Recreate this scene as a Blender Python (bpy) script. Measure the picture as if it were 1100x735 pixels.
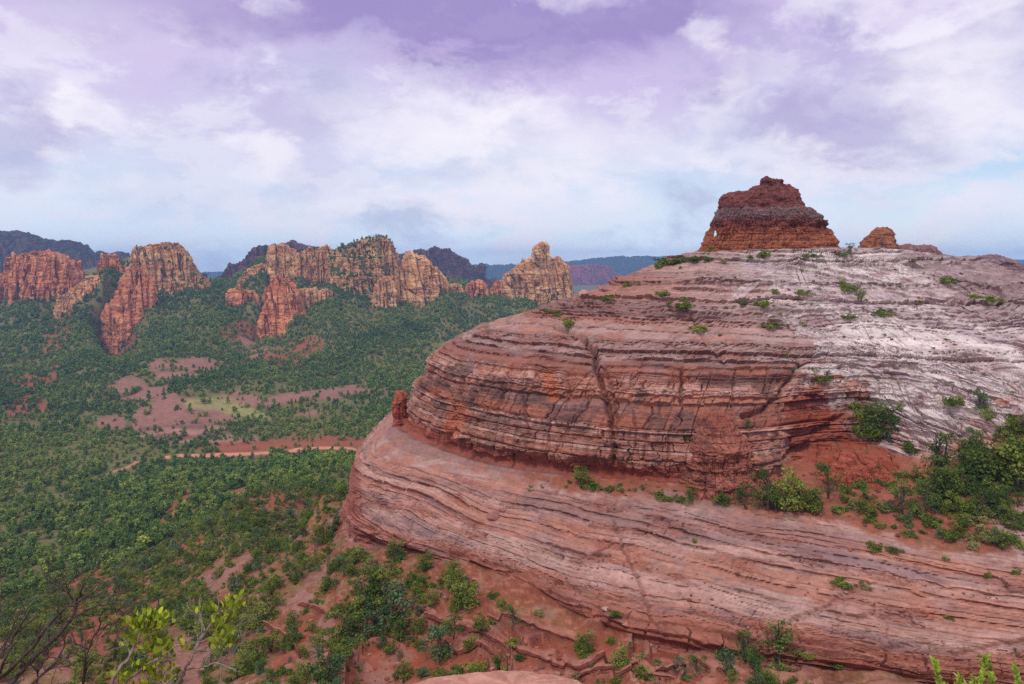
import bpy, math, random
import numpy as np

# ------------------------------------------------------------------ scene, camera, light
S = bpy.context.scene
for o in list(bpy.data.objects):
    bpy.data.objects.remove(o)
C = S.collection
F = 800.0            # focal length in photo pixels (photo 1100 x 735)
U0, HV = 550.0, 285.0  # principal column, horizon row

cam_d = bpy.data.cameras.new('camera')
cam = bpy.data.objects.new('camera', cam_d); C.objects.link(cam)
cam.rotation_euler = (math.radians(90), 0, 0)
cam_d.sensor_width = 36.0; cam_d.lens = F / 1100 * 36
cam_d.shift_y = (HV - 367.5) / 1100
cam_d.clip_start = 0.05; cam_d.clip_end = 60000
S.camera = cam

S.view_settings.view_transform = 'Standard'; S.view_settings.look = 'None'
S.view_settings.exposure = 0.32; S.view_settings.gamma = 1.0
S.render.engine = 'CYCLES'
S.cycles.max_bounces = 5; S.cycles.diffuse_bounces = 3; S.cycles.transmission_bounces = 3
S.cycles.volume_bounces = 1; S.cycles.transparent_max_bounces = 6
S.cycles.use_denoising = False

CLOUD = 0.87           # brightness of the cloud deck
SUN_ELEV, SUN_ROT = math.radians(50), math.radians(205)   # behind the camera, a little to the left
sun_d = bpy.data.lights.new('sun', 'SUN'); sun_d.energy = 1.5; sun_d.angle = math.radians(10)
sun_d.color = (1.0, 0.95, 0.88)
sun = bpy.data.objects.new('sun', sun_d); C.objects.link(sun)
from mathutils import Vector
_sd = Vector((math.sin(SUN_ROT) * math.cos(SUN_ELEV), math.cos(SUN_ROT) * math.cos(SUN_ELEV), math.sin(SUN_ELEV)))
sun.rotation_euler = (-_sd).to_track_quat('-Z', 'Y').to_euler()


def srgb(r, g, b):
    f = lambda c: (c / 255 / 12.92) if c / 255 <= 0.04045 else ((c / 255 + 0.055) / 1.055) ** 2.4
    return (f(r), f(g), f(b))


def A(c, k=1.0):
    return np.array(c, np.float32) * k


class NT:
    """small node helper"""
    def __init__(s, tree): s.t = tree; s.t.nodes.clear()
    def n(s, typ, **kw):
        nd = s.t.nodes.new(typ)
        for k, v in kw.items():
            if k.startswith('i_'):
                nd.inputs[int(k[2:])].default_value = v
            else:
                setattr(nd, k, v)
        return nd
    def l(s, a, b): s.t.links.new(a, b)
    def set(s, sock, v):
        if hasattr(v, 'is_output'): s.l(v, sock)
        else: sock.default_value = v
    def math(s, op, a, b=0.0, c=None, clamp=False):
        nd = s.n('ShaderNodeMath', operation=op); nd.use_clamp = clamp
        s.set(nd.inputs[0], a); s.set(nd.inputs[1], b)
        if c is not None: s.set(nd.inputs[2], c)
        return nd.outputs[0]
    def vmath(s, op, a, b):
        nd = s.n('ShaderNodeVectorMath', operation=op); s.set(nd.inputs[0], a); s.set(nd.inputs[1], b)
        return nd.outputs['Value'] if op == 'DOT_PRODUCT' else nd.outputs[0]
    def smooth(s, x, a, b, lo=0.0, hi=1.0):
        nd = s.n('ShaderNodeMapRange', interpolation_type='SMOOTHSTEP'); s.set(nd.inputs[0], x)
        nd.inputs[1].default_value = a; nd.inputs[2].default_value = b
        nd.inputs[3].default_value = lo; nd.inputs[4].default_value = hi
        return nd.outputs[0]
    def mix(s, f, a, b, blend='MIX'):
        nd = s.n('ShaderNodeMix', data_type='RGBA', blend_type=blend); s.set(nd.inputs[0], f)
        s.set(nd.inputs[6], a if hasattr(a, 'is_output') else (*a, 1)); s.set(nd.inputs[7], b if hasattr(b, 'is_output') else (*b, 1))
        return nd.outputs[2]
    def noise(s, vec, scale, detail=5.0, rough=0.55, dist=0.0):
        nd = s.n('ShaderNodeTexNoise'); s.set(nd.inputs['Vector'], vec)
        nd.inputs['Scale'].default_value = scale; nd.inputs['Detail'].default_value = detail
        nd.inputs['Roughness'].default_value = rough; nd.inputs['Distortion'].default_value = dist
        return nd.outputs[0]


def pix_dir(u, v):
    d = Vector(((u - U0) / F, 1.0, (HV - v) / F)); d.normalize(); return d


def build_world():
    w = bpy.data.worlds.new('World'); S.world = w; w.use_nodes = True
    t = NT(w.node_tree)
    out = t.n('ShaderNodeOutputWorld')
    sky = t.n('ShaderNodeTexSky', sky_type='NISHITA'); sky.sun_disc = False
    sky.sun_elevation = SUN_ELEV; sky.sun_rotation = SUN_ROT; sky.air_density = 1.0; sky.dust_density = 0.6; sky.altitude = 1400
    bg_sky = t.n('ShaderNodeBackground'); bg_sky.inputs[1].default_value = 0.10
    t.l(sky.outputs[0], bg_sky.inputs[0])
    g = t.n('ShaderNodeTexCoord').outputs['Generated']
    sep = t.n('ShaderNodeSeparateXYZ'); t.l(g, sep.inputs[0])
    z = sep.outputs[2]
    # cloud deck: a picture-independent direction map (azimuth and height ahead), warped so that the masses fray
    yy = t.math('MAXIMUM', sep.outputs[1], 0.25)
    px = t.math('DIVIDE', sep.outputs[0], yy); pz = t.math('DIVIDE', z, yy)
    mp = t.n('ShaderNodeMapping'); t.l(g, mp.inputs[0]); mp.inputs[3].default_value = (1.0, 1.0, 1.9); mp.inputs[2].default_value = (0, math.radians(-10), 0)
    P = mp.outputs[0]
    nb = t.noise(P, 3.0, 7, 0.55, 0.3)
    nm = t.noise(t.vmath('ADD', P, (3.1, 1.7, 0.4)), 6.0, 9, 0.60, 0.25)
    nf = t.noise(t.vmath('ADD', P, (7.3, 0.2, 2.4)), 15, 8, 0.62, 0.2)
    nw = t.noise(t.vmath('ADD', P, (1.3, 5.2, 3.4)), 4.5, 9, 0.62)
    px = t.math('ADD', px, t.math('MULTIPLY', t.math('SUBTRACT', nw, 0.5), 0.42)); pz = t.math('ADD', pz, t.math('MULTIPLY', t.math('SUBTRACT', nm, 0.5), 0.26))
    ramp = t.n('ShaderNodeValToRGB'); t.l(t.math('ADD', z, t.math('MULTIPLY', t.math('SUBTRACT', nb, 0.5), 0.26)), ramp.inputs[0])
    cr = ramp.color_ramp; cr.interpolation = 'EASE'
    stops = [(0.0, srgb(252, 266, 280)), (0.045, srgb(230, 244, 258)), (0.11, srgb(214, 223, 243)), (0.18, srgb(214, 210, 236)),
             (0.27, srgb(206, 192, 230)), (0.36, srgb(192, 176, 222)), (0.6, srgb(205, 196, 220)), (1.0, srgb(222, 218, 228))]
    while len(cr.elements) < len(stops): cr.elements.new(0.5)
    for e, (p, c) in zip(cr.elements, stops): e.position = p; e.color = (*c, 1)
    col = ramp.outputs[0]

    def blob(u, v, ru, rv, soft=0.75):
        a = t.math('DIVIDE', t.math('SUBTRACT', px, (u - U0) / F), ru / F); b = t.math('DIVIDE', t.math('SUBTRACT', pz, (HV - v) / F), rv / F)
        d = t.math('SQRT', t.math('ADD', t.math('MULTIPLY', a, a), t.math('MULTIPLY', b, b)))
        return t.smooth(d, 1.0 + soft * 0.6, 1.0 - soft * 0.8)
    def acc(bl):
        s = None
        for b, k in bl:
            x = t.math('MULTIPLY', b, k)
            s = x if s is None else t.math('ADD', s, x)
        return t.math('MINIMUM', s, 1.0)
    lit = t.smooth(t.math('ADD', nm, t.math('MULTIPLY', t.math('SUBTRACT', nf, 0.5), 0.7)), 0.49, 0.61)
    col = t.mix(t.math('MULTIPLY', lit, 0.5), col, srgb(238, 236, 248))
    dark = t.smooth(t.math('ADD', nm, t.math('MULTIPLY', t.math('SUBTRACT', nb, 0.5), 0.6)), 0.50, 0.28)
    col = t.mix(t.math('MULTIPLY', dark, 0.6), col, srgb(172, 176, 210))
    lav = acc([(blob(600, 30, 190, 60), 0.85), (blob(430, 15, 200, 35), 0.5), (blob(880, 130, 140, 42), 0.55), (blob(760, 20, 120, 50), 0.35), (blob(980, 70, 130, 40), 0.35), (blob(25, 135, 60, 40), 0.45), (blob(240, 20, 220, 36), 0.4), (blob(330, 130, 90, 30), 0.25)])
    col = t.mix(t.math('MULTIPLY', lav, 0.85), col, srgb(150, 134, 192))
    wh = acc([(blob(95, 112, 46, 38, 0.7), 0.95), (blob(262, 150, 44, 17, 0.8), 0.8), (blob(480, 130, 120, 34), 0.6), (blob(80, 45, 190, 40, 1.3), 0.3), (blob(775, 45, 36, 26), 0.6), (blob(560, 150, 80, 50), 0.5),
              (blob(1060, 85, 80, 60, 0.9), 0.8), (blob(880, 165, 120, 22, 0.9), 0.75), (blob(590, 215, 110, 40), 0.75), (blob(380, 225, 140, 26), 0.5), (blob(1020, 225, 120, 34, 0.9), 0.8), (blob(940, 250, 90, 22), 0.7),
              (blob(1010, 15, 110, 24), 0.55), (blob(450, 235, 150, 24), 0.4), (blob(690, 165, 80, 30), 0.45), (blob(180, 215, 120, 20), 0.35)])
    col = t.mix(t.math('MULTIPLY', wh, t.smooth(nf, 0.25, 0.62, 0.5, 1.0)), col, srgb(246, 241, 250))
    bg_cloud = t.n('ShaderNodeBackground'); t.l(col, bg_cloud.inputs[0]); bg_cloud.inputs[1].default_value = CLOUD
    gap = acc([(blob(1062, 170, 40, 17, 0.8), 1.0), (blob(700, 215, 110, 24), 0.5), (blob(930, 215, 70, 16), 0.6), (blob(1010, 190, 70, 16), 0.6), (blob(640, 258, 120, 10), 0.15), (blob(1000, 246, 40, 8), 0.5)])
    gapm = t.math('MULTIPLY', t.math('MULTIPLY', gap, 0.65), t.smooth(z, -0.02, 0.02))
    mixs = t.n('ShaderNodeMixShader'); t.l(gapm, mixs.inputs[0]); t.l(bg_cloud.outputs[0], mixs.inputs[1]); t.l(bg_sky.outputs[0], mixs.inputs[2])
    t.l(mixs.outputs[0], out.inputs[0])
build_world()

# ------------------------------------------------------------------ numpy noise
def _hash(ix, iy, iz, seed):
    h = (ix.astype(np.uint32) * np.uint32(374761393)) ^ (iy.astype(np.uint32) * np.uint32(668265263)) ^ (iz.astype(np.uint32) * np.uint32(2147483647 - 1013904)) ^ np.uint32((seed * 2246822519) & 0xffffffff)
    h = (h ^ (h >> np.uint32(13))) * np.uint32(1274126177)
    h = (h ^ (h >> np.uint32(16))) * np.uint32(2654435761)
    return ((h >> np.uint32(8)).astype(np.float32) / np.float32(1 << 24))


def rnd(i, j=None, k=None, seed=0):
    i = np.asarray(i).astype(np.int64)
    j = np.zeros_like(i) if j is None else np.asarray(j).astype(np.int64)
    k = np.zeros_like(i) if k is None else np.asarray(k).astype(np.int64)
    return _hash(i, j, k, seed)


def vnoise(x, y, z, seed=0):
    """value noise in -1..1"""
    fx, fy, fz = np.floor(x), np.floor(y), np.floor(z)
    ix, iy, iz = fx.astype(np.int64), fy.astype(np.int64), fz.astype(np.int64)
    tx, ty, tz = x - fx, y - fy, z - fz
    tx = tx * tx * tx * (tx * (tx * 6 - 15) + 10); ty = ty * ty * ty * (ty * (ty * 6 - 15) + 10); tz = tz * tz * tz * (tz * (tz * 6 - 15) + 10)
    def c(a, b, d): return _hash(ix + a, iy + b, iz + d, seed)
    x00 = c(0, 0, 0) * (1 - tx) + c(1, 0, 0) * tx; x10 = c(0, 1, 0) * (1 - tx) + c(1, 1, 0) * tx
    x01 = c(0, 0, 1) * (1 - tx) + c(1, 0, 1) * tx; x11 = c(0, 1, 1) * (1 - tx) + c(1, 1, 1) * tx
    y0 = x00 * (1 - ty) + x10 * ty; y1 = x01 * (1 - ty) + x11 * ty
    return (y0 * (1 - tz) + y1 * tz) * 2 - 1


def fbm(x, y, z, octv=4, seed=0, gain=0.5):
    s = 0; a = 1.0; tot = 0
    for o in range(octv):
        s = s + a * vnoise(x * 2 ** o + 17.3 * o, y * 2 ** o - 9.1 * o, z * 2 ** o + 3.7 * o, seed + o)
        tot += a; a *= gain
    return s / tot


def sstep(x, a, b):
    t = np.clip((x - a) / (b - a), 0, 1); return t * t * (3 - 2 * t)


def lerp(a, b, t):
    return a + (b - a) * t


def cmix(col, c, m):
    return col + (A(c) - col) * m[..., None]


def gsmooth(a, sig, axis, wrap=False):
    if sig <= 0: return a
    n = int(3 * sig) + 1
    k = np.exp(-0.5 * (np.arange(-n, n + 1) / sig) ** 2); k /= k.sum()
    pad = [(0, 0)] * a.ndim; pad[axis] = (n, n)
    b = np.pad(a, pad, mode='wrap' if wrap else 'edge')
    out = np.zeros_like(a)
    for i, w in enumerate(k):
        sl = [slice(None)] * a.ndim; sl[axis] = slice(i, i + a.shape[axis]); out += w * b[tuple(sl)]
    return out


def inpoly(u, v, poly):
    r = np.zeros(u.shape, bool); n = len(poly); j = n - 1
    for i in range(n):
        (x1, y1), (x2, y2) = poly[i], poly[j]
        if y1 != y2:
            c = ((y1 > v) != (y2 > v)) & (u < (x2 - x1) * (v - y1) / (y2 - y1) + x1)
            r ^= c
        j = i
    return r


def polydist(u, v, pts):
    d = np.full(u.shape, 1e9, np.float32)
    for (x1, y1), (x2, y2) in zip(pts[:-1], pts[1:]):
        L = (x2 - x1) ** 2 + (y2 - y1) ** 2
        t = np.clip(((u - x1) * (x2 - x1) + (v - y1) * (y2 - y1)) / L, 0, 1)
        d = np.minimum(d, np.hypot(u - x1 - t * (x2 - x1), v - y1 - t * (y2 - y1)))
    return d


def psdf(u, v, poly, pad=60):
    """signed distance to a polygon, positive inside; only worked out near it"""
    out = np.full(u.shape, -1e3, np.float32)
    xs = [p[0] for p in poly]; ys = [p[1] for p in poly]
    m = (u > min(xs) - pad) & (u < max(xs) + pad) & (v > min(ys) - pad) & (v < max(ys) + pad)
    if m.any():
        a, b = u[m], v[m]; d = polydist(a, b, list(poly) + [poly[0]]); out[m] = np.where(inpoly(a, b, poly), d, -d)
    return out


def terrace(z, bands, s, width, seed, prob=0.5, cap=0.8):
    """stepped bedding: each block of a layer has a riser with an undercut and an overhanging lip, then a tread.
    Returns (up, out) in metres."""
    k, f, th = bands(z)
    w = width * (0.4 + 1.5 * rnd(k, seed=seed + 5)); q = s / w + rnd(k, seed=seed + 6) * 50; j = np.floor(q); fq = q - j
    a = np.where(rnd(k, seed=seed + 4) < prob, 0.55 + 0.6 * rnd(k, j, seed=seed + 2), 0.3 * rnd(k, j, seed=seed + 3))
    a = a * (0.35 + 0.65 * sstep(np.minimum(fq, 1 - fq), 0, 0.10))
    th = np.minimum(th, cap)
    up = th * (sstep(f, 0.04, 0.24) - f) * a
    out = th * (0.75 * np.exp(-((f - 0.28) / 0.10) ** 2) - 0.95 * np.exp(-((f - 0.07) / 0.07) ** 2)) * a
    return up, out


class Bands:
    """irregular layer boundaries"""
    def __init__(s, lo, hi, mean, seed, var=0.7):
        r = np.random.RandomState(seed); th = mean * np.exp(r.normal(0, var, int((hi - lo) / mean * 2.2) + 8))
        s.b = lo + np.concatenate([[0], np.cumsum(th)]); s.seed = seed
    def __call__(s, z):
        k = np.clip(np.searchsorted(s.b, z) - 1, 0, len(s.b) - 2)
        f = np.clip((z - s.b[k]) / (s.b[k + 1] - s.b[k]), 0, 1)
        return k, f, (s.b[k + 1] - s.b[k])


def ledge_blocks(s, z, bands, width, seed, notch=0.35, cut=0.12, crack=0.5, joint=0.06):
    """Bedding layers cut into blocks: every block stands out by its own amount, with an undercut at the
    bedding plane and an open joint between neighbours. About -1..1."""
    k, f, th = bands(z)
    w = width * (0.5 + 1.3 * rnd(k, seed=seed + 5)) * np.maximum(th / (bands.b[-1] - bands.b[0]) * len(bands.b), 0.4)
    q = s / w + rnd(k, seed=seed + 6) * 50
    j = np.floor(q); fq = q - j
    d = 0.55 * (rnd(k, seed=seed + 1) * 2 - 1) + 0.45 * (rnd(k, j, seed=seed + 2) * 2 - 1)
    d = d - notch * 2 * (1 - sstep(f, 0.0, cut)) - 0.25 * sstep(f, 0.8, 1.0)
    has = rnd(k, j, seed=seed + 3) < crack
    ed = np.minimum(fq, 1 - fq) * w
    d = d - has * 0.8 * (1 - sstep(ed, 0, joint * np.maximum(w, 1e-3)))
    return d


# ------------------------------------------------------------------ object helpers
def new_mesh(name, verts, faces_flat, nper, mats, col=None, smooth=True, mat_idx=None, extra=None):
    me = bpy.data.meshes.new(name)
    verts = np.asarray(verts, np.float32); ff = np.asarray(faces_flat, np.int32).ravel(); nf = len(ff) // nper
    me.vertices.add(len(verts)); me.vertices.foreach_set('co', verts.ravel())
    me.loops.add(len(ff)); me.loops.foreach_set('vertex_index', ff)
    me.polygons.add(nf); me.polygons.foreach_set('loop_start', np.arange(nf, dtype=np.int32) * nper)
    if mat_idx is not None: me.polygons.foreach_set('material_index', np.asarray(mat_idx, np.int32))
    me.polygons.foreach_set('use_smooth', np.full(nf, smooth, bool))
    if col is not None:
        a = me.attributes.new('tone', 'FLOAT_COLOR', 'POINT')
        c4 = np.ones((len(verts), 4), np.float32); c4[:, :3] = col
        a.data.foreach_set('color', c4.ravel())
    for k, v in (extra or {}).items():
        a = me.attributes.new(k, 'FLOAT', 'POINT'); a.data.foreach_set('value', np.asarray(v, np.float32))
    me.update(calc_edges=True); me.validate()
    for m in (mats if isinstance(mats, (list, tuple)) else [mats]): me.materials.append(m)
    return me


def grid_faces(nr, nc, wrap=False, flip=False):
    i = np.arange(nr - 1)[:, None]; j = np.arange(nc if wrap else nc - 1)[None, :]
    a = i * nc + j; b = i * nc + (j + 1) % nc; c = (i + 1) * nc + (j + 1) % nc; d = (i + 1) * nc + j
    q = np.stack([a, b, c, d], -1).reshape(-1, 4)
    return q[:, ::-1] if flip else q


def add(name, me, label=None, cat=None, group=None, kind=None, parent=None, loc=None):
    o = bpy.data.objects.new(name, me); C.objects.link(o)
    tag(o, label, cat, group, kind)
    if parent is not None: o.parent = parent
    if loc is not None: o.location = loc
    return o


def tag(o, label=None, cat=None, group=None, kind=None):
    if label: o['label'] = label
    if cat: o['category'] = cat
    if group: o['group'] = group
    if kind: o['kind'] = kind
    return o


def empty(name, loc, label, cat, group=None):
    o = bpy.data.objects.new(name, None); C.objects.link(o); o.location = loc; o.empty_display_size = 0.3
    return tag(o, label, cat, group)


def proj(x, y, z):
    yy = np.maximum(y, 0.05)
    return U0 + F * x / yy, HV - F * z / yy


def P3(u, v, Y):
    return ((u - U0) / F * Y, Y, (HV - v) / F * Y)


# ------------------------------------------------------------------ materials
def mat_rock(name, fine=3.0, bump=0.25, streak=1.0, rough=0.95):
    m = bpy.data.materials.new(name); m.use_nodes = True; t = NT(m.node_tree)
    out = t.n('ShaderNodeOutputMaterial'); b = t.n('ShaderNodeBsdfPrincipled')
    b.inputs['Roughness'].default_value = rough; b.inputs['Specular IOR Level'].default_value = 0.2
    at = t.n('ShaderNodeAttribute', attribute_name='tone').outputs['Color']
    geo = t.n('ShaderNodeNewGeometry').outputs['Position']
    mp = t.n('ShaderNodeMapping'); t.l(geo, mp.inputs[0]); mp.inputs[3].default_value = (0.18, 0.18, 1.2)
    n1 = t.noise(geo, fine, 6, 0.65)
    n2 = t.noise(mp.outputs[0], fine * 1.3 * streak, 5, 0.6, 0.4)
    k = t.math('ADD', t.smooth(n1, 0.25, 0.75, 0.84, 1.14), t.smooth(n2, 0.3, 0.7, -0.12, 0.12))
    vm = t.n('ShaderNodeVectorMath', operation='SCALE'); t.l(at, vm.inputs[0]); t.l(k, vm.inputs[3])
    t.l(vm.outputs[0], b.inputs['Base Color'])
    bp = t.n('ShaderNodeBump'); bp.inputs['Strength'].default_value = 0.55; bp.inputs['Distance'].default_value = bump
    t.l(t.math('ADD', n1, n2), bp.inputs['Height']); t.l(bp.outputs[0], b.inputs['Normal'])
    t.l(b.outputs[0], out.inputs[0]); return m


def mat_leaf(name, cols, trans=0.25, inst=False):
    """foliage: colour from the leaf's own tint, varied per plant"""
    m = bpy.data.materials.new(name); m.use_nodes = True; t = NT(m.node_tree)
    out = t.n('ShaderNodeOutputMaterial')
    at = t.n('ShaderNodeAttribute', attribute_name='tint').outputs['Fac']
    ramp = t.n('ShaderNodeValToRGB'); cr = ramp.color_ramp
    while len(cr.elements) < len(cols): cr.elements.new(0.5)
    for i, (e, c) in enumerate(zip(cr.elements, cols)): e.position = i / (len(cols) - 1); e.color = (*c, 1)
    if inst:
        pt = t.n('ShaderNodeAttribute', attribute_name='plant'); pt.attribute_type = 'INSTANCER'; rv = pt.outputs['Fac']
    else:
        rv = t.n('ShaderNodeObjectInfo').outputs['Random']
    fac = t.math('ADD', t.math('MULTIPLY', at, 0.5), t.math('MULTIPLY', rv, 0.5), clamp=True)
    t.l(fac, ramp.inputs[0])
    br = t.math('ADD', 0.75, t.math('MULTIPLY', at, 0.5))
    vm = t.n('ShaderNodeVectorMath', operation='SCALE'); t.l(ramp.outputs[0], vm.inputs[0]); t.l(br, vm.inputs[3])
    d = t.n('ShaderNodeBsdfDiffuse'); t.l(vm.outputs[0], d.inputs[0])
    tr = t.n('ShaderNodeBsdfTranslucent'); t.l(vm.outputs[0], tr.inputs[0])
    ms = t.n('ShaderNodeMixShader'); ms.inputs[0].default_value = trans
    t.l(d.outputs[0], ms.inputs[1]); t.l(tr.outputs[0], ms.inputs[2]); t.l(ms.outputs[0], out.inputs[0]); return m


def mat_plain(name, c, rough=0.9, scale=8.0, var=0.3):
    m = bpy.data.materials.new(name); m.use_nodes = True; t = NT(m.node_tree)
    out = t.n('ShaderNodeOutputMaterial'); b = t.n('ShaderNodeBsdfPrincipled'); b.inputs['Roughness'].default_value = rough
    b.inputs['Specular IOR Level'].default_value = 0.2
    geo = t.n('ShaderNodeTexCoord').outputs['Object']
    n = t.noise(geo, scale, 5, 0.6)
    k = t.smooth(n, 0.25, 0.75, 1 - var, 1 + var)
    vm = t.n('ShaderNodeVectorMath', operation='SCALE'); vm.inputs[0].default_value = c; t.l(k, vm.inputs[3])
    t.l(vm.outputs[0], b.inputs['Base Color']); t.l(b.outputs[0], out.inputs[0]); return m


M_DOME = mat_rock('sandstone', 1.6, 0.10)
M_TERR = mat_rock('earth', 2.2, 0.16, 1.0)
M_FAR = mat_rock('far_sandstone', 0.12, 1.6)
M_BOULDER = mat_rock('boulder_stone', 3.0, 0.08)
M_BARK = mat_plain('bark', srgb(92, 80, 72))
M_DEAD = mat_plain('dead_wood', srgb(88, 76, 70), 0.9, 20)
G_JUN = [srgb(68, 88, 42), srgb(96, 116, 50), srgb(128, 142, 60), srgb(152, 162, 78)]
G_PIN = [srgb(56, 80, 44), srgb(78, 104, 52), srgb(104, 128, 60), srgb(130, 148, 72)]
G_GREY = [srgb(62, 84, 56), srgb(84, 108, 72), srgb(108, 132, 90), srgb(130, 148, 108)]
G_PALE = [srgb(104, 112, 62), srgb(132, 134, 80), srgb(158, 154, 100), srgb(176, 168, 118)]
M_JUN, M_PIN, M_GREY, M_PALE = (mat_leaf('juniper_foliage', G_JUN), mat_leaf('pinyon_foliage', G_PIN), mat_leaf('greygreen_foliage', G_GREY), mat_leaf('pale_brush', G_PALE))
G_FOR = [srgb(70, 102, 62), srgb(100, 132, 72), srgb(136, 158, 78), srgb(178, 184, 92)]
M_FOREST = mat_leaf('forest_foliage', G_FOR, 0.35, True)
M_FOREST1 = mat_leaf('forest_tree_foliage', G_FOR, 0.35, False)

# ------------------------------------------------------------------ the big sandstone dome
CX, CY = 85.0, 206.0
def pts(*a, plan=()):
    return [P3(*p) for p in a] + list(plan)

LV = {}
LV['A'] = pts((365,580,150),(430,605,137.5),(500,622,131),(560,641,123),(640,680,111),(720,700,106),(800,710,103),(900,722,101),(1000,738,97),(1100,750,95),
              plan=[(100,98,-57),(150,120,-57),(195,200,-57),(150,300,-60),(70,325,-60),(-10,290,-62),(-42,240,-62),(-38,186,-60)])
LV['B'] = pts((370,560,151),(430,586,138.2),(500,603,131.5),(560,623,124.5),(640,662,112.6),(720,684,107),(800,696,104),(900,707,101.8),(1000,722,98),(1100,735,96),
              plan=[(100,99,-54),(150,121,-54),(194,200,-54),(150,299,-57),(70,323,-57),(-9,288,-58),(-41,240,-58),(-37.5,187,-57)])
LV['C'] = pts((376,522,158),(440,540,148),(500,555,140),(560,570,134),(700,600,120),(850,620,113),(1000,650,105),(1100,660,102),
              plan=[(105,106,-47),(150,128,-47),(185,200,-47),(145,290,-48),(70,312,-48),(0,280,-48),(-38,230,-48),(-38,188,-47)])
LV['D'] = pts((398,490,166),(450,502,157),(500,511,150),(560,523,143),(640,530,137),(700,535,133),(800,548,127),(900,562,121),(1000,580,114),(1100,602,108),
              plan=[(100,110,-42.5),(145,134,-42),(178,200,-42),(140,283,-43),(70,304,-43),(5,272,-43),(-33,230,-43),(-33,195,-42.5)])
LV['E'] = pts((430,456,181),(470,476,164),(510,490,155),(560,500,146),(640,508,141),(700,512,138),(760,518,135),(820,516,135),(870,484,143),(930,467,147),(965,484,138),(1000,492,132),(1050,484,130),(1100,467,126),
              plan=[(100,132,-28),(140,146,-28),(170,200,-30),(135,276,-38),(70,296,-39),(10,265,-39),(-26,225,-39.5),(-28,195,-39.5)])
LV['F'] = pts((436,444,181),(474,462,161.5),(510,475,152.5),(560,486,143.5),(640,492,138.8),(700,495,136),(760,500,133.2),(815,500,133.5),(870,468,143.5),(930,455,147.5),(965,472,138.8),(1000,482,133),(1050,474,131),(1100,458,127),
              plan=[(100,133,-26.5),(140,147,-26.5),(169,200,-28),(134,275,-36),(70,294,-36.5),(11,264,-36.5),(-25,225,-36.5),(-26,196,-36.3)])
LV['F2'] = pts((440,428,181),(478,440,161.5),(510,450,153),(560,455,145),(640,458,140),(700,460,137),(760,462,135),(815,460,136),(870,440,145),(930,440,149),(965,455,141),(1000,462,136),(1050,455,134),(1100,440,130),
              plan=[(100,137,-24),(140,150,-24),(166,200,-25),(132,272,-30),(70,291,-30),(13,262,-31),(-22,225,-31.5),(-25,197,-31.5)])
LV['F3'] = pts((452,402,181),(490,410,162),(525,415,154),(560,420,149.5),(640,424,144.5),(700,425,141.5),(760,425,139.5),(820,424,140),(870,420,146),(930,425,150),(965,438,143),(1000,442,139),(1050,432,137),(1100,420,135),
              plan=[(100,141,-23),(140,153,-23),(163,200,-23),(130,270,-27),(70,288,-26),(15,260,-26),(-19,225,-26),(-22,200,-26)])
LV['G'] = pts((468,380,181),(500,385,166),(530,388,158),(560,391,153),(640,396,148),(700,398,144.5),(800,397,143),(860,392,147),(930,405,152),(1000,412,144),(1100,400,140),
              plan=[(103,147,-20),(140,158,-19.5),(160,200,-19),(128,266,-21),(72,280,-21),(25,258,-21),(-13,225,-21),(-18,200,-21.3)])
LV['G2'] = pts((528,353,183),(575,358,170),(640,365,159),(700,368,154),(800,366,153),(900,366,156),(1000,372,152),(1100,370,147),
              plan=[(110,153,-15.5),(142,165,-15),(155,200,-15),(126,254,-15),(75,266,-15),(35,247,-15),(2,222,-15),(-4,203,-15.2)])
LV['H'] = pts((598,333,186),(640,336,176),(700,339,167),(800,336,166),(900,337,167),(1000,341,163),(1100,343,158),
              plan=[(115,162,-11),(140,172,-11),(150,200,-11),(122,242,-11),(80,250,-11),(50,240,-11),(20,220,-11),(11.5,205,-11)])
LV['I'] = pts((652,310,191),(690,311,183),(740,311,180),(850,309,180),(950,311,179),(1050,317,174),(1100,320,171),
              plan=[(125,177,-7),(142,186,-6.5),(146,204,-6),(118,230,-6),(85,236,-6),(55,230,-6),(35,218,-6),(25,206,-6)])
LV['J'] = pts((735,273,199),(780,271,195.5),(850,269,195),(920,267,196.5),(980,271,198),(1040,279,200),(1085,288,203),
              plan=[(143,207,-1.5),(120,219,2.5),(85,221,4),(60,214,4),(47,207,3.5)])

def dome_levels(th):
    R, Z = [], []
    for k, p in LV.items():
        p = np.array(p); a = np.arctan2(p[:, 0] - CX, -(p[:, 1] - CY)); r = np.hypot(p[:, 0] - CX, p[:, 1] - CY)
        o = np.argsort(a); a, r, z = a[o], r[o], p[o, 2]
        R.append(np.interp(th, a, r, period=2 * math.pi)); Z.append(np.interp(th, a, z, period=2 * math.pi))
    return np.array(R), np.array(Z)

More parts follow.
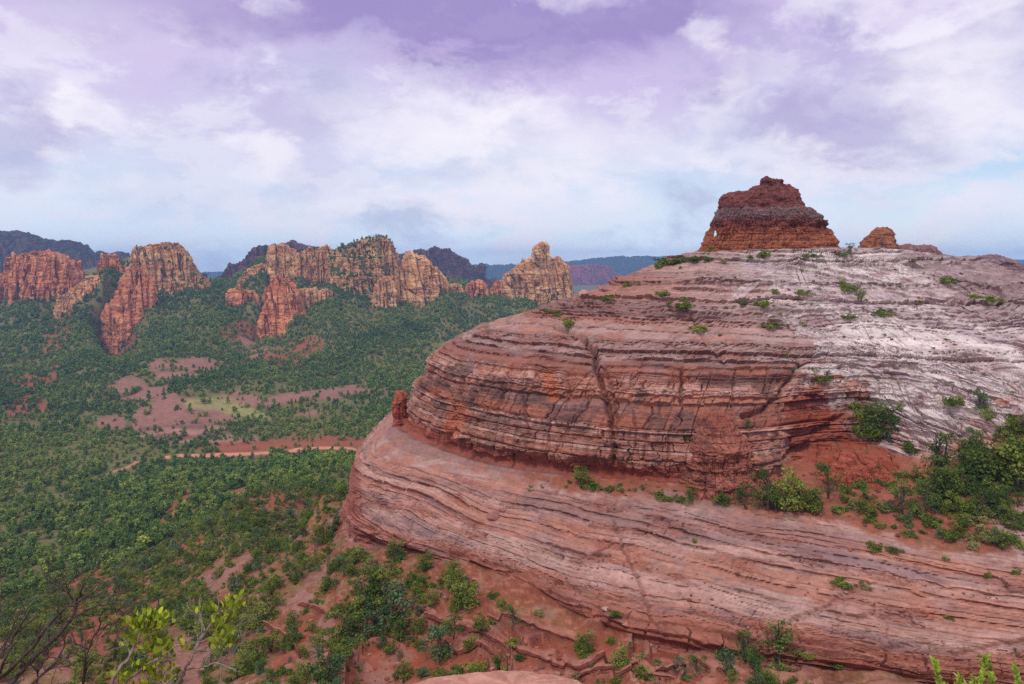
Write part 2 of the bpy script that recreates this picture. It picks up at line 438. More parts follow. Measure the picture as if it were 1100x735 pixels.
def build_dome():
    d2 = math.radians
    th = np.concatenate([np.linspace(d2(-102), d2(12), 1250, endpoint=False), np.linspace(d2(12), d2(100), 400, endpoint=False), np.linspace(d2(100), d2(258), 130, endpoint=False)])
    # smooth each level along a fine regular angle first
    tf = np.linspace(-math.pi, math.pi, 3600, endpoint=False)
    R, Z = dome_levels(tf)
    R = gsmooth(R, 14, 1, True); Z = gsmooth(Z, 14, 1, True)
    R = np.array([np.interp(th, tf, q, period=2 * math.pi) for q in R]); Z = np.array([np.interp(th, tf, q, period=2 * math.pi) for q in Z])
    # bottom skirt below the ground, top cap
    R = np.vstack([R[:1] + 2.5, R, R[-1:] * 0.55, R[-1:] * 0.02]); Z = np.vstack([Z[:1] - 14, Z, Z[-1:] * 0.3 + 3.6, Z[-1:] * 0 + 4.6])
    rows = [6, 46, 90, 90, 84, 30, 62, 62, 56, 60, 64, 56, 72, 18, 10]
    Rr, Zr, tt = [], [], []
    for k, n in enumerate(rows):
        f = np.linspace(0, 1, n, endpoint=False)[:, None]
        Rr.append(R[k] * (1 - f) + R[k + 1] * f); Zr.append(Z[k] * (1 - f) + Z[k + 1] * f); tt.append(k + f[:, 0])
    Rr = np.vstack(Rr + [R[-1:]]); Zr = np.vstack(Zr + [Z[-1:]]); tt = np.concatenate(tt + [[len(rows)]])
    Rr = gsmooth(Rr, 5, 0); Zr = gsmooth(Zr, 5, 0)
    nr, nc = Rr.shape
    X = CX + Rr * np.sin(th); Y = CY - Rr * np.cos(th)
    def normals(X, Y, Z):
        P = np.stack([X, Y, Z], -1)
        dr = np.gradient(P, axis=0); dc = np.roll(P, -1, 1) - np.roll(P, 1, 1)
        n = np.cross(dc, dr); return n / np.maximum(np.linalg.norm(n, axis=-1, keepdims=True), 1e-9)
    N = normals(X, Y, Zr)
    T = np.repeat(tt[:, None], nc, 1)
    u, v = proj(X, Y, Zr)
    # horizontal run along the wall, in metres
    mid = 6 * 0 + np.searchsorted(tt, 4.5)
    ds = np.hypot(np.diff(X[mid], append=X[mid][:1]), np.diff(Y[mid], append=Y[mid][:1])); s = np.repeat(np.cumsum(ds)[None], nr, 0)
    # broad lumps
    big = fbm(X / 16, Y / 16, Zr / 9, 3, 11)
    warp = 0.7 * fbm(X / 22, Y / 22, Zr / 14, 2, 23) + 0.12 * fbm(X / 2.5, Y / 2.5, Zr / 1.6, 3, 29)
    zz = Zr + warp + 0.012 * (X - 40)
    sw = s + 1.4 * fbm(X / 5, Y / 5, Zr / 1.5, 3, 31)
    cliff = sstep(T, 4.9, 5.4) * (1 - sstep(T, 8.6, 9.2))
    upper = sstep(T, 8.6, 9.4)
    apron = 1 - sstep(T, 3.6, 4.2)
    foot = sstep(T, 0.9, 1.05) * (1 - sstep(T, 1.9, 2.4))
    capz = sstep(T, 12.9, 13.6)
    wn = fbm(X / 6, Y / 6, Zr / 3, 5, 41, 0.6)
    wu = u + 26 * fbm(X / 9, Y / 9, Zr / 5, 5, 42, 0.6); wv = v + 14 * fbm(X / 7, Y / 7, Zr / 4, 5, 43, 0.6)
    b_mid0 = Bands(-75, 25, 0.75, 4)
    white = sstep(psdf(u, v, [(862,258),(905,252),(1010,258),(1180,285),(1290,420),(1100,452),(1072,466),(1045,484),(1005,500),(966,482),(940,455),(915,428),(886,408),(866,385),(852,360),(826,335),(812,305),(800,284),(815,262)], 90) + 60 * (rnd(b_mid0(zz)[0], np.floor(sw / 7), seed=46) - 0.5) + 40 * wn + 10 * fbm(X / 1.5, Y / 1.5, Zr / 0.8, 3, 44), -14, 24)
    gully = sstep(psdf(u, v, [(800,522),(830,512),(862,490),(905,462),(935,468),(966,492),(1003,503),(1048,492),(1078,470),(1110,455),(1290,440),(1290,620),(1100,602),(1050,598),(985,586),(900,564),(800,545),(720,533),(640,526),(560,516),(560,505),(700,513)]) + 16 * wn + 4 * fbm(X / 1.2, Y / 1.2, Zr / 0.8, 2, 45), -3, 3)
    redpatch = sstep(psdf(u, v, [(845,470),(850,445),(872,420),(900,440),(925,462),(960,490),(962,520),(900,525),(880,505)]) + 22 * wn, -4, 4)
    b_thick = Bands(-75, 25, 2.1, 3); b_mid = Bands(-75, 25, 0.75, 4); b_thin = Bands(-75, 25, 0.28, 5)
    L1 = ledge_blocks(sw, zz, b_thick, 5.0, 101, crack=0.5, joint=0.05)
    L2 = ledge_blocks(sw + 3.3, zz, b_mid, 3.0, 201, crack=0.4, joint=0.06)
    L3 = ledge_blocks(sw * 1.0 + 9.1, zz + 0.1 * fbm(X / 1.2, Y / 1.2, Zr / 0.7, 2, 47), b_thin, 1.6, 301, crack=0.3, joint=0.1)
    nfi = fbm(X / 0.9, Y / 0.9, Zr / 0.6, 3, 53); nmi = fbm(X / 3.2, Y / 3.2, Zr / 1.7, 4, 59)
    patch = sstep(fbm(X / 7, Y / 7, Zr / 3.0, 3, 61), -0.25, 0.3)          # where the ledges are broken out
    left = sstep(-(u - 520), 0, 110)
    disp = 0.9 * big * (1 - 0.4 * cliff)
    plate = np.round(4.5 * fbm(X / 3.6, Y / 3.6, Zr / 1.1, 3, 57)) / 4.5
    rough = sstep(fbm(X / 10, Y / 10, Zr / 4, 3, 58), -0.15, 0.3)
    disp = disp + cliff * (0.9 * L1 + 0.30 * L2 * (0.3 + patch) + 0.10 * L3 + 0.5 * nmi + 0.95 * plate * (0.3 + 0.7 * rough) - 0.5 * (1 - sstep(np.abs(fbm(s / 2.6, Zr / 14, 0 * s, 3, 56)), 0, 0.07)))
    disp = disp + upper * (0.18 * L1 * (0.35 + 0.8 * patch) + 0.12 * L2 * (0.35 + patch) + 0.06 * L3 + 0.25 * nmi + 0.06 * nfi + 0.35 * plate * rough)
    # cross bedded slickrock apron: long thin sweeping laminae plus a few real ledges
    za = Zr + 0.9 * fbm(X / 22, Y / 22, Zr / 12, 2, 67) + 0.05 * (X - 30) + 0.14 * fbm(X / 3, Y / 3, Zr / 2, 3, 71)
    b_lam = Bands(-75, 25, 0.8, 8, 0.8); b_lam2 = Bands(-75, 25, 0.24, 9)
    A1 = ledge_blocks(sw, za, b_lam, 14.0, 401, notch=0.6, cut=0.25, crack=0.12, joint=0.02)
    A2 = ledge_blocks(sw, za, b_lam2, 9.0, 501, notch=0.5, cut=0.3, crack=0.1, joint=0.03)
    sm = sstep(fbm(X / 9, Y / 9, Zr / 4, 3, 73), -0.2, 0.35)
    ag = apron * (1 - gully)
    disp = disp + ag * ((0.10 * A1 * (0.25 + sm) + 0.06 * A2) + 0.22 * nmi * (0.3 + 0.7 * left) + 0.05 * nfi + left * (0.35 * L1 + 0.2 * L2) + (0.10 + 0.5 * foot) * L1 * sm + 0.3 * foot * (L2 * sm) + 0.30 * plate * rough * (0.5 + left))
    # stepped bedding on the slopes
    up1, out1 = terrace(zz, b_thick, sw, 9.0, 701, 0.55); up2, out2 = terrace(zz, b_mid, sw + 4.0, 5.0, 711, 0.5); up3, out3 = terrace(zz, b_thin, sw, 3.0, 721, 0.45)
    k1 = upper * (0.25 + 0.75 * patch) * (1 - 0.6 * white); k2 = upper * (0.35 + 0.75 * patch); k3 = 1.2 * upper
    ua, oa = terrace(za, b_lam, sw, 16.0, 731, 0.35); ub, ob = terrace(za, b_lam2, sw, 10.0, 741, 0.4)
    ka = ag * (0.12 + 0.5 * sm + 0.45 * left); kb2 = ag * (0.4 + 0.45 * (1 - sm))
    UP = k1 * up1 + k2 * up2 + k3 * up3 + ka * ua + kb2 * ub
    OUT = k1 * out1 + k2 * out2 + k3 * out3 + ka * oa + kb2 * ob + 0.28 * cliff * (out1 + 0.35 * out2 * patch)
    brk = ag * sstep(fbm(X / 9, Y / 9, za / 0.9, 5, 113, 0.6), 0.10, 0.30)
    disp = disp + brk * (0.55 * L2 + 0.45 * plate + 0.2 * L3) + ag * sstep(T, 0.95, 1.1) * (1 - sstep(T, 2.1, 2.9)) * (0.45 * L1 + 0.30 * L2 + 0.25 * plate)
    # explicit ledge lines across the apron (photo: long dark lips)
    for k, (ln, dep, wd) in enumerate([([(395,520),(425,560),(480,590),(540,602),(600,628),(640,640),(720,650)], 0.8, 3.0), ([(400,505),(440,555),(500,572),(570,588),(640,612)], 0.5, 2.4),
            ([(440,610),(520,635),(580,652),(640,678),(720,698),(800,706)], 0.9, 4.0), ([(664,560),(672,590),(690,630),(700,662),(718,690)], 0.55, 1.6), ([(820,640),(860,668),(885,655),(935,628)], 0.5, 2.0),
            ([(800,700),(850,668),(905,640),(925,630)], 0.6, 2.0), ([(800,548),(870,560),(915,575),(985,590),(1040,600)], 0.45, 2.0), ([(990,615),(1040,640),(1100,636)], 0.4, 1.8),
            ([(560,540),(640,548),(730,545),(800,560)], 0.35, 2.0), ([(860,690),(930,700),(985,690),(1030,702),(1100,690)], 0.9, 3.2)]):
        dd = polydist(wu * 0.35 + u * 0.65, wv * 0.35 + v * 0.65 + 2.0 * nmi, ln)
        disp = disp - apron * dep * np.exp(-(dd / wd) ** 2)
        below = polydist(u, v - wd * 2.2 + 2.5 * nmi, ln)
        disp = disp + apron * dep * 0.5 * np.exp(-(below / (wd * 1.6)) ** 2) * 0
    # white cross-bedded slab: diagonal laminae dipping to the right
    zc = Zr + 0.30 * (X - 80) + 0.5 * fbm(X / 8, Y / 8, Zr / 5, 3, 79)
    b_x = Bands(-90, 90, 0.55, 12, 0.8)
    Wx = ledge_blocks(sw * 0.7 + Zr, zc, b_x, 5.0, 601, notch=0.55, cut=0.3, crack=0.2, joint=0.04)
    wsel = sstep(fbm(X / 10, Y / 10, Zr / 6, 3, 83), -0.3, 0.15)
    disp = disp + white * (0.2 * Wx * (0.3 + wsel))
    ux, ox = terrace(zc, b_x, sw * 0.7 + Zr, 6.0, 751, 0.5)
    jw = np.abs(fbm((s + 1.9 * Zr) / 2.2, Zr / 22, 0 * s, 4, 755)); jc = 1 - sstep(jw, 0.0, 0.06); disp = disp - white * 0.45 * jc * sstep(fbm(X / 8, Y / 8, Zr / 6, 2, 757), -0.2, 0.1)
    UP = UP + white * (0.3 + 0.6 * wsel) * ux; OUT = OUT + white * (0.3 + 0.6 * wsel) * ox
    disp = disp * (1 - 0.75 * gully) + gully * (0.35 * nmi + 0.08 * nfi + 0.25 * (L2 + L1) * redpatch)
    disp = disp + redpatch * 0.5 * (L1 + 0.5 * L2)
    # recess beneath the cliff
    rec = sstep(T, 4.75, 5.0) * (1 - sstep(T, 5.75, 6.15)) * (1 - sstep(u, 800, 840))
    alc = fbm(s / 4.5, Zr / 9, 0 * s, 3, 767)
    disp = disp - 1.5 * rec * (0.7 + 0.6 * nmi + 0.9 * alc) + 0.4 * rec * L2
    footrec = sstep(T, 0.85, 1.05) * (1 - sstep(T, 1.5, 1.75))
    disp = disp - footrec * (1.5 + 0.9 * nmi + 0.5 * L2) + sstep(T, 1.6, 1.8) * (1 - sstep(T, 2.0, 2.3)) * (0.5 * L1 + 0.3 * L2 + 0.4 * plate)
    # vertical cracks of the cliff
    for ln, dep, wd in [([(598,350),(625,362),(638,378),(643,405),(652,432),(657,460),(661,500)], 2.2, 2.6), ([(648,392),(660,430),(664,470)], 0.9, 1.8), ([(731,395),(732,432)], 1.3, 1.5),
            ([(700,318),(730,328),(748,345),(760,372),(778,388)], 0.8, 2.4), ([(860,392),(838,425),(822,440),(800,446)], 1.8, 3.0), ([(905,448),(880,462),(868,480),(845,492),(838,510)], 1.6, 3.0),
            ([(560,425),(566,455),(562,488)], 0.8, 1.6), ([(508,420),(500,450),(506,488)], 1.0, 1.8), ([(478,415),(486,450),(482,470)], 1.4, 2.5), ([(455,400),(462,430),(458,460)], 1.0, 2.2),
            ([(608,400),(610,440)], 0.5, 1.3), ([(680,440),(684,490)], 0.6, 1.4), ([(720,455),(716,500)], 0.7, 1.4), ([(590,455),(588,490)], 0.6, 1.3), ([(790,400),(788,436)], 0.6, 1.4), ([(535,425),(531,480)], 0.7, 1.5)]:
        dd = polydist(u + 3.0 * nmi + 1.2 * nfi, v, ln)
        disp = disp - dep * np.exp(-(dd / wd) ** 2) * (1 - gully * 0.7)
    disp = disp * (1 - capz * 0.7)
    crag = sstep(psdf(u, v, [(968,262),(1010,268),(1085,283),(1200,292),(1200,352),(1100,348),(1040,334),(1000,306),(972,284)]) + 16 * wn, -4, 5)
    disp = disp + crag * (0.9 * fbm(s / 1.6, Zr / 9, 0 * s, 4, 761) + 0.4 * L1 + 0.25 * L2 + 0.4 * plate)
    UP = UP * (1 - gully) * (1 - capz); OUT = OUT * (1 - gully) * (1 - capz)
    Hn = N[..., :2] / np.maximum(np.hypot(N[..., 0], N[..., 1]), 0.15)[..., None]
    X2, Y2, Z2 = X + N[..., 0] * disp + Hn[..., 0] * OUT, Y + N[..., 1] * disp + Hn[..., 1] * OUT, Zr + N[..., 2] * disp + UP
    N2 = normals(X2, Y2, Z2)

    # ---- colour of the stone
    pink, red, mauve, pale, dark, soil, orange, wht, grey = (srgb(172,118,99), srgb(148,90,71), srgb(132,110,108), srgb(198,164,150), srgb(96,76,74), srgb(150,88,68), srgb(178,116,90), srgb(218,206,200), srgb(150,142,146))
    kb, fb, _ = b_mid(zz); kt, ft, _ = b_thick(zz)
    col = np.zeros((nr, nc, 3), np.float32) + A(pink)
    col = cmix(col, red, 0.75 * sstep(rnd(kt, seed=71) + 0.35 * nmi, 0.45, 0.75))
    col = cmix(col, mauve, 0.6 * sstep(rnd(kb, seed=72) + 0.4 * nmi, 0.6, 0.9))
    col = cmix(col, pale, 0.5 * sstep(rnd(kb, seed=73) + 0.4 * nmi, 0.62, 0.95))
    lam_k, _, _ = b_lam2(za)
    col = cmix(col, pale, apron * 0.38 * rnd(lam_k, seed=74)); col = cmix(col, red, apron * 0.35 * sstep(rnd(lam_k, seed=75), 0.6, 1.0))
    col = cmix(col, orange, apron * 0.25 * sstep(fbm(X / 12, Y / 12, Zr / 5, 3, 97), 0.0, 0.5))
    col = cmix(col, mauve, upper * 0.25 + 0 * u)
    # dark varnish sheets on the cliff and streaks down the apron
    st = fbm(s / 1.1, Zr / 9, Zr * 0, 4, 103)
    varn = cliff * sstep(fbm(s / 9, Zr / 2.2, 0 * s, 4, 107) + 0.5 * st, -0.08, 0.16) * sstep(T, 6.2, 7.2)
    col = cmix(col, dark, 0.66 * varn)
    varn2 = cliff * (1 - sstep(T, 6.2, 7.0)) * sstep(st + 0.4 * nmi, 0.0, 0.3)
    col = cmix(col, dark, 0.6 * varn2)
    col = cmix(col, orange, 0.4 * cliff * sstep(st - 0.25 * nmi, 0.22, 0.45) * (1 - varn))
    os_ = sstep(-polydist(u + 2 * nmi, v, [(590,405),(594,425)]), -10, -4) + sstep(-polydist(u + 2 * nmi, v, [(490,440),(485,462)]), -14, -6)
    col = cmix(col, srgb(190,108,70), 0.6 * np.clip(os_, 0, 1))
    pv = apron * sstep(fbm(X / 14, Y / 14, za / 1.3, 5, 109, 0.6), 0.05, 0.4)
    col = cmix(col, srgb(128,106,108), 0.65 * pv)
    mid_band = inpoly(wu, wv, [(560,525),(700,540),(830,560),(900,575),(930,590),(900,610),(800,590),(650,570),(560,545)])
    col = cmix(col, srgb(132,104,104), 0.45 * gsmooth(mid_band.astype(np.float32), 4, 0))
    # red dust and rubble on ledges
    dust = apron * sstep(fbm(X / 9, Y / 9, za / 0.9, 5, 113, 0.6) + 0.35 * (N2[..., 2] - 0.72), 0.16, 0.42)
    col = cmix(col, soil, 0.55 * dust)
    col = cmix(col, srgb(140,78,62), apron * 0.55 * sstep(T, 0.9, 1.1) * (1 - sstep(T, 1.8, 2.5)))
    # bleached stone
    fadew = sstep(fbm(X / 11, Y / 11, Zr / 8, 3, 127), -0.5, 0.35)
    col = cmix(col, srgb(190,172,166), 0.65 * upper * sstep(wu, 640, 840) * sstep(-wv, -400, -290))
    col = cmix(col, wht, white * (0.58 + 0.4 * fadew) * (0.86 + 0.14 * sstep(wv, 310, 375)))
    kx, _, _ = b_x(zc)
    col = cmix(col, srgb(158,126,128), white * 0.5 * (1 - sstep(jw, 0.0, 0.10)))
    col = cmix(col, srgb(168,146,152), white * 0.55 * sstep(rnd(kx, seed=131) + 0.5 * nmi, 0.55, 0.9))
    col = cmix(col, srgb(150,110,110), white * 0.7 * sstep(fbm(X / 6, Y / 6, Zr / 2, 4, 137), 0.2, 0.5))
    col = cmix(col, srgb(140,96,94), white * 0.6 * sstep(wu, 1000, 1080) * sstep(-wv, -390, -300) )
    col = cmix(col, srgb(166,142,138), crag * 0.45); col = cmix(col, srgb(112,90,92), crag * 0.4 * sstep(fbm(s / 1.6, Zr / 9, 0 * s, 4, 761), 0.0, -0.3 + 0.6))
    col = cmix(col, srgb(206,196,198), gsmooth(inpoly(wu, wv, [(1068,560),(1090,540),(1200,530),(1200,610),(1085,600)]).astype(np.float32), 2, 0) * 0.85)
    col = cmix(col, soil, gully * (0.92 - 0.35 * gsmooth((u > 1068).astype(np.float32) * (v > 545), 3, 0)))
    col = cmix(col, srgb(150,76,54), np.clip(redpatch, 0, 1) * 0.8)
    col = cmix(col, srgb(130,96,70), gully * 0.5 * sstep(fbm(X / 3, Y / 3, Zr / 2, 3, 139), 0.1, 0.4))
    col = cmix(col, srgb(146,70,50), 0.75 * rec * sstep(T, 4.7, 4.9) * (1 - sstep(T, 5.4, 5.8)))
    # the left flank: mottled, weathered
    col = cmix(col, srgb(196,150,134), left * apron * 0.35 * sstep(nmi, -0.1, 0.4))
    col = cmix(col, srgb(140,70,56), sstep(-(u - 392), 0, 12) * apron * 0.7 * sstep(T, 1.5, 2.5))
    kt3, _, _ = b_thin(zz + 0.1 * nfi)
    col *= (1 + 0.16 * nfi + 0.10 * nmi + (upper * 0.28 + cliff * 0.14) * (rnd(kt3, seed=77) - 0.5) + 0.12 * plate)[..., None]
    col = np.clip(col, 0.01, 0.9)
    me = new_mesh('sandstone_dome', np.stack([X2, Y2, Z2], -1).reshape(-1, 3), grid_faces(nr, nc, True), 4, M_DOME, col.reshape(-1, 3), smooth=False)
    add('sandstone_dome', me, 'huge banded pink and red sandstone dome with a bleached right flank, filling the right side', 'rock dome')
    return X2, Y2, Z2, N2

DOME = build_dome()

# ------------------------------------------------------------------ terrain
TC = []
def tp(u, v, Y): TC.append(P3(u, v, Y))
for x, y, z in [(0,0,-1.9),(1.5,1.5,-1.9),(-1.5,1.5,-1.9),(0,2.2,-1.9),(3,0,-1.9),(-3,0,-1.9),(0,-4,-1.8),(5,-6,-2),(-5,-6,-2),(0,-15,-3),(20,-20,-6),(-20,-20,-8),(0,-60,-15),(60,-60,-20),(-60,-60,-40),
                (0,5,-6.2),(3,5,-5.8),(-3,5,-6),(0,10,-10.5),(5,10,-10.5),(-6,10,-10.5),(0,20,-16.5),(12,20,-16.5),(-14,20,-18),(0,40,-28),(25,40,-28),(-28,40,-30),(60,40,-25),(-70,40,-40),(60,10,-20),(-60,10,-30)]:
    TC.append((x, y, z))
TC += [(-2.1,2.9,-1.95),(2.0,2.7,-1.95),(-1.0,2.9,-1.95)]
for p in [(400,640,125),(450,700,112),(400,735,107),(450,650,122),(500,660,117),(560,690,108),(520,735,103),(600,735,100.5),(640,705,104.5),(700,725,102),(760,728,100),(800,735,98.5),(860,745,96),(900,742,96),(1000,760,92),(1100,775,90),
          (600,800,70),(800,820,68),(400,800,78),(200,810,85),(0,800,92),(1000,830,68),
          (300,735,100),(300,690,116),(300,650,138),(300,610,165),(340,600,158),(350,575,170),(345,550,195),(250,600,190),(250,650,158),(250,570,240),(200,735,110),(200,690,140),(200,640,190),(200,600,240),
          (100,735,110),(100,690,160),(100,650,215),(0,735,112),(0,690,175),(0,655,240),(100,600,320),(0,605,340),(200,560,330),(300,545,270),(330,520,330),(250,530,370),(360,500,430),
          (0,550,430),(100,550,430),(200,520,440),(100,500,560),(0,500,560),(200,492,590),(300,486,610),(400,480,622),(300,500,540),(0,460,700),(100,460,690),
          (180,477,640),(240,476,642),(320,468,650),(400,460,680),(180,455,700),(250,450,715),(120,440,760),(200,430,760),(280,430,770),(350,430,780),(420,425,800),(200,400,900),(280,400,900),(120,410,900),(0,420,850),
          (0,385,1020),(80,395,980),(0,350,1200),(40,340,1230),(100,365,1100),(85,338,1220),(150,380,1060),(175,345,1220),(215,345,1180),(215,315,1330),(232,312,1380),(232,303,1450),(255,345,1230),(100,308,1340),(180,290,1440),(70,300,1430),(300,300,1450),(390,300,1440),(460,312,1450),(250,385,1050),
          (290,370,1130),(310,355,1200),(340,335,1240),(300,390,1000),(370,335,1260),(400,360,1160),(400,400,960),(455,340,1290),(500,335,1340),(540,332,1360),(500,360,1220),(500,400,1000),(440,380,1080),
          (580,330,1450),(580,360,1270),(620,330,1480),(650,340,1450),(650,380,1200),(700,350,1500),(550,430,800)]:
    tp(*p)
for x, y, z in [(100,160,-62),(60,200,-62),(120,230,-62),(60,290,-64),(140,290,-66),(180,150,-60),(-20,250,-84),(-52,200,-76),(-60,260,-98),(0,330,-100),(100,360,-95),(200,330,-90),(260,200,-80),(150,80,-50),(250,60,-55),(120,40,-30),(100,0,-20),
                (100,500,-135),(300,500,-130),(500,300,-120),(100,800,-150),(400,800,-140),(300,1200,-135),(700,1000,-130),(0,1700,-95),(-700,1800,-90),(400,1800,-120),(1000,1500,-125),(-1500,1700,-100),(-900,1000,-130),(-700,500,-145),(-500,200,-120),(-300,60,-90),(-200,-200,-90),(200,-200,-60),(600,-200,-90),
                (0,2600,-125),(-1500,2600,-125),(1500,2600,-125),(0,5000,-130),(3000,4000,-130),(-3500,4000,-130),(0,-2000,-120),(2000,-1000,-120),(-2000,-1000,-120),(3000,1000,-120),(-3000,1000,-120),(0,12000,-150),(9000,9000,-150),(-9000,9000,-150),(0,-9000,-120),(9000,-3000,-130),(-9000,-3000,-130)]:
    TC.append((x, y, z))
RED1 = (srgb(204,126,82), srgb(216,154,110), srgb(130,78,60))
TAN = (srgb(206,148,98), srgb(220,184,134), srgb(128,90,68))
RED2 = (srgb(160,84,64), srgb(172,100,80), srgb(110,62,58))
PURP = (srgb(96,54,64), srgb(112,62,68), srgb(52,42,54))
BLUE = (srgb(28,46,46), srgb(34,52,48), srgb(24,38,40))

BUTTES = []
def B_(*a, **k): BUTTES.append((a, k))
G = 'sandstone buttes along the far ridge'
B_('sandstone_butte', [(-60,300),(-20,290),(0,300),(14,292),(19,276),(30,273),(48,270),(63,272),(68,278),(80,281),(84,297),(92,306)], [(-60,330),(0,326),(40,312),(92,310)], 1360, 55, 'broad flat topped red butte at the far left end of the ridge', cols=RED1, seed=301, group=G)
B_('sandstone_outcrop', [(60,336),(66,322),(76,312),(84,304),(95,298),(104,297),(112,302)], [(60,340),(78,330),(112,306)], 1290, 25, 'low broken rock spur running down from the leftmost red butte', 'rock outcrop', cols=TAN, seed=311, group=G, lean=0.6)
B_('sandstone_butte', [(104,300),(108,280),(112,275),(120,273),(125,279),(131,287),(134,299)], [(104,302),(134,302)], 1380, 22, 'small red block butte with a pointed top between two bigger buttes', cols=RED1, seed=321, group=G)
B_('sandstone_butte', [(132,300),(138,284),(143,273),(150,266),(160,264),(172,260),(186,262),(194,268),(204,277),(211,287),(218,297),(226,310)], [(132,318),(170,312),(226,314)], 1370, 60, 'rounded tan butte with scrub on its shoulder, tallest left of the gap', cols=TAN, seed=331, group=G, lean=0.62, green=0.5)
B_('sandstone_buttress', [(109,357),(113,332),(120,322),(126,312),(134,300),(142,290),(150,286),(158,296),(164,310),(169,324)], [(109,364),(140,361),(169,332)], 1255, 42, 'red buttress with a sheer foot jutting below the rounded tan butte', 'rock buttress', cols=RED1, seed=341, group=G, lean=0.75)
B_('sandstone_outcrop', [(150,312),(160,308),(175,305),(190,304),(205,306),(220,307),(228,312)], [(150,318),(228,318)], 1330, 14, 'pale ledge of broken rock at the foot of the rounded tan butte', 'rock outcrop', cols=TAN, seed=345, group=G, lean=0.6, green=0.4)
B_('sandstone_outcrop', [(241,330),(244,316),(252,312),(262,311),(270,313),(276,320),(278,328)], [(241,332),(278,332)], 1300, 16, 'small red outcrop standing alone right of the blue gap', 'rock outcrop', cols=RED1, seed=351, group=G)
B_('sandstone_tower', [(286,296),(289,280),(291,266),(298,264),(308,264),(312,267),(315,282),(318,296)], [(286,298),(318,298)], 1400, 22, 'square tan tower with a flat top on the middle ridge', 'rock tower', cols=TAN, seed=361, group=G, lean=0.3)
B_('sandstone_outcrop', [(255,310),(260,296),(268,288),(276,284),(284,282),(290,290),(292,306)], [(255,316),(292,312)], 1390, 20, 'stepped brown rock wall just left of the square tower', 'rock outcrop', cols=TAN, seed=366, group=G, green=0.3)
B_('sandstone_butte', [(312,300),(318,280),(326,270),(334,266),(340,270),(346,265),(353,263),(357,268),(360,284),(362,300)], [(312,306),(362,306)], 1390, 30, 'craggy tan rock wall between the square tower and green topped mesa', cols=TAN, seed=371, group=G, green=0.3)
B_('sandstone_buttress', [(278,360),(283,335),(285,320),(290,308),(294,297),(302,295),(308,301),(316,308),(322,322),(326,338)], [(278,368),(308,367),(326,346)], 1230, 42, 'tall rounded buttress with a sheer red foot in front of the middle ridge', 'rock buttress', cols=RED1, seed=381, group=G, lean=0.7)
B_('sandstone_outcrop', [(316,322),(322,312),(332,310),(344,311),(355,312),(357,322)], [(316,326),(357,328)], 1260, 14, 'low pale rock ledge right of the tall rounded buttress', 'rock outcrop', cols=TAN, seed=386, group=G)
B_('sandstone_mesa', [(354,300),(357,272),(366,267),(380,262),(392,259),(405,257),(414,256),(420,263),(424,275),(427,288),(429,305),(428,322)], [(354,308),(390,306),(405,322),(428,330)], 1360, 48, 'wide tan mesa with scrub growing on its sloping top', 'mesa', cols=TAN, seed=391, group=G, lean=0.55, green=0.9)
B_('sandstone_outcrop', [(398,328),(403,310),(408,300),(416,298),(424,304),(427,322)], [(398,332),(428,332)], 1310, 16, 'brown rock column below the right end of the wide mesa', 'rock outcrop', cols=TAN, seed=396, group=G)
B_('sandstone_butte', [(428,325),(430,300),(434,280),(439,273),(448,275),(456,276),(462,283),(468,289),(475,297),(481,304),(484,316)], [(428,328),(455,324),(484,318)], 1370, 40, 'tan wedge shaped butte stepping down to the right', cols=TAN, seed=401, group=G, lean=0.5)
B_('sandstone_outcrop', [(482,316),(485,306),(490,304),(495,307),(498,316)], [(482,320),(498,320)], 1400, 9, 'tiny rock knob, leftmost of three on the saddle', 'rock outcrop', cols=TAN, seed=411, group=G)
B_('sandstone_outcrop', [(500,317),(502,305),(508,303),(517,304),(521,308),(524,317)], [(500,321),(524,321)], 1410, 11, 'squat orange rock knob, middle one of three on the saddle', 'rock outcrop', cols=RED1, seed=421, group=G)
B_('sandstone_outcrop', [(527,316),(529,306),(535,303),(541,305),(544,315)], [(527,320),(544,320)], 1420, 9, 'small rock knob beside the pointed spire, rightmost of three on the saddle', 'rock outcrop', cols=RED1, seed=431, group=G)
B_('sandstone_spire', [(540,318),(542,295),(551,293),(555,286),(561,284),(567,280),(572,277),(576,266),(581,262),(586,264),(589,274),(594,277),(601,276),(605,283),(610,288),(612,300),(616,312),(620,326)], [(540,322),(580,322),(622,332)], 1420, 45, 'tall pointed tan spire with stepped shoulders beside the big dome', 'rock spire', cols=TAN, seed=441, jag=0.5, group=G, lean=0.6)
H = 'dark mesas fading into haze'
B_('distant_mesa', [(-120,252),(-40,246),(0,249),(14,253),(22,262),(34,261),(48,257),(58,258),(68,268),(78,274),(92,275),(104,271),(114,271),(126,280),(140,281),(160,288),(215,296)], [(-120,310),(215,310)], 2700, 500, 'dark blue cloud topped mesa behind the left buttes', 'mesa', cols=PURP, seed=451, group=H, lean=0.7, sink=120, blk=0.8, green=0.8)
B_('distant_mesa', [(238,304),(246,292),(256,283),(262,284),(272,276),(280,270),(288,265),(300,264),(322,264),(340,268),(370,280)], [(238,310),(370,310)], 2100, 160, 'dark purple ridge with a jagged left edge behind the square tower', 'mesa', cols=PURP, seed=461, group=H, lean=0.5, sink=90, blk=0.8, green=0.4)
B_('distant_mesa', [(392,300),(402,286),(420,276),(440,273),(455,270),(472,268),(482,268),(487,275),(500,279),(505,289),(512,291),(515,286),(519,288),(521,300),(560,310)], [(392,318),(560,318)], 2500, 240, 'dark purple stepped mesa behind the wedge shaped butte', 'mesa', cols=PURP, seed=471, group=H, lean=0.5, sink=100, blk=0.9, green=0.5)
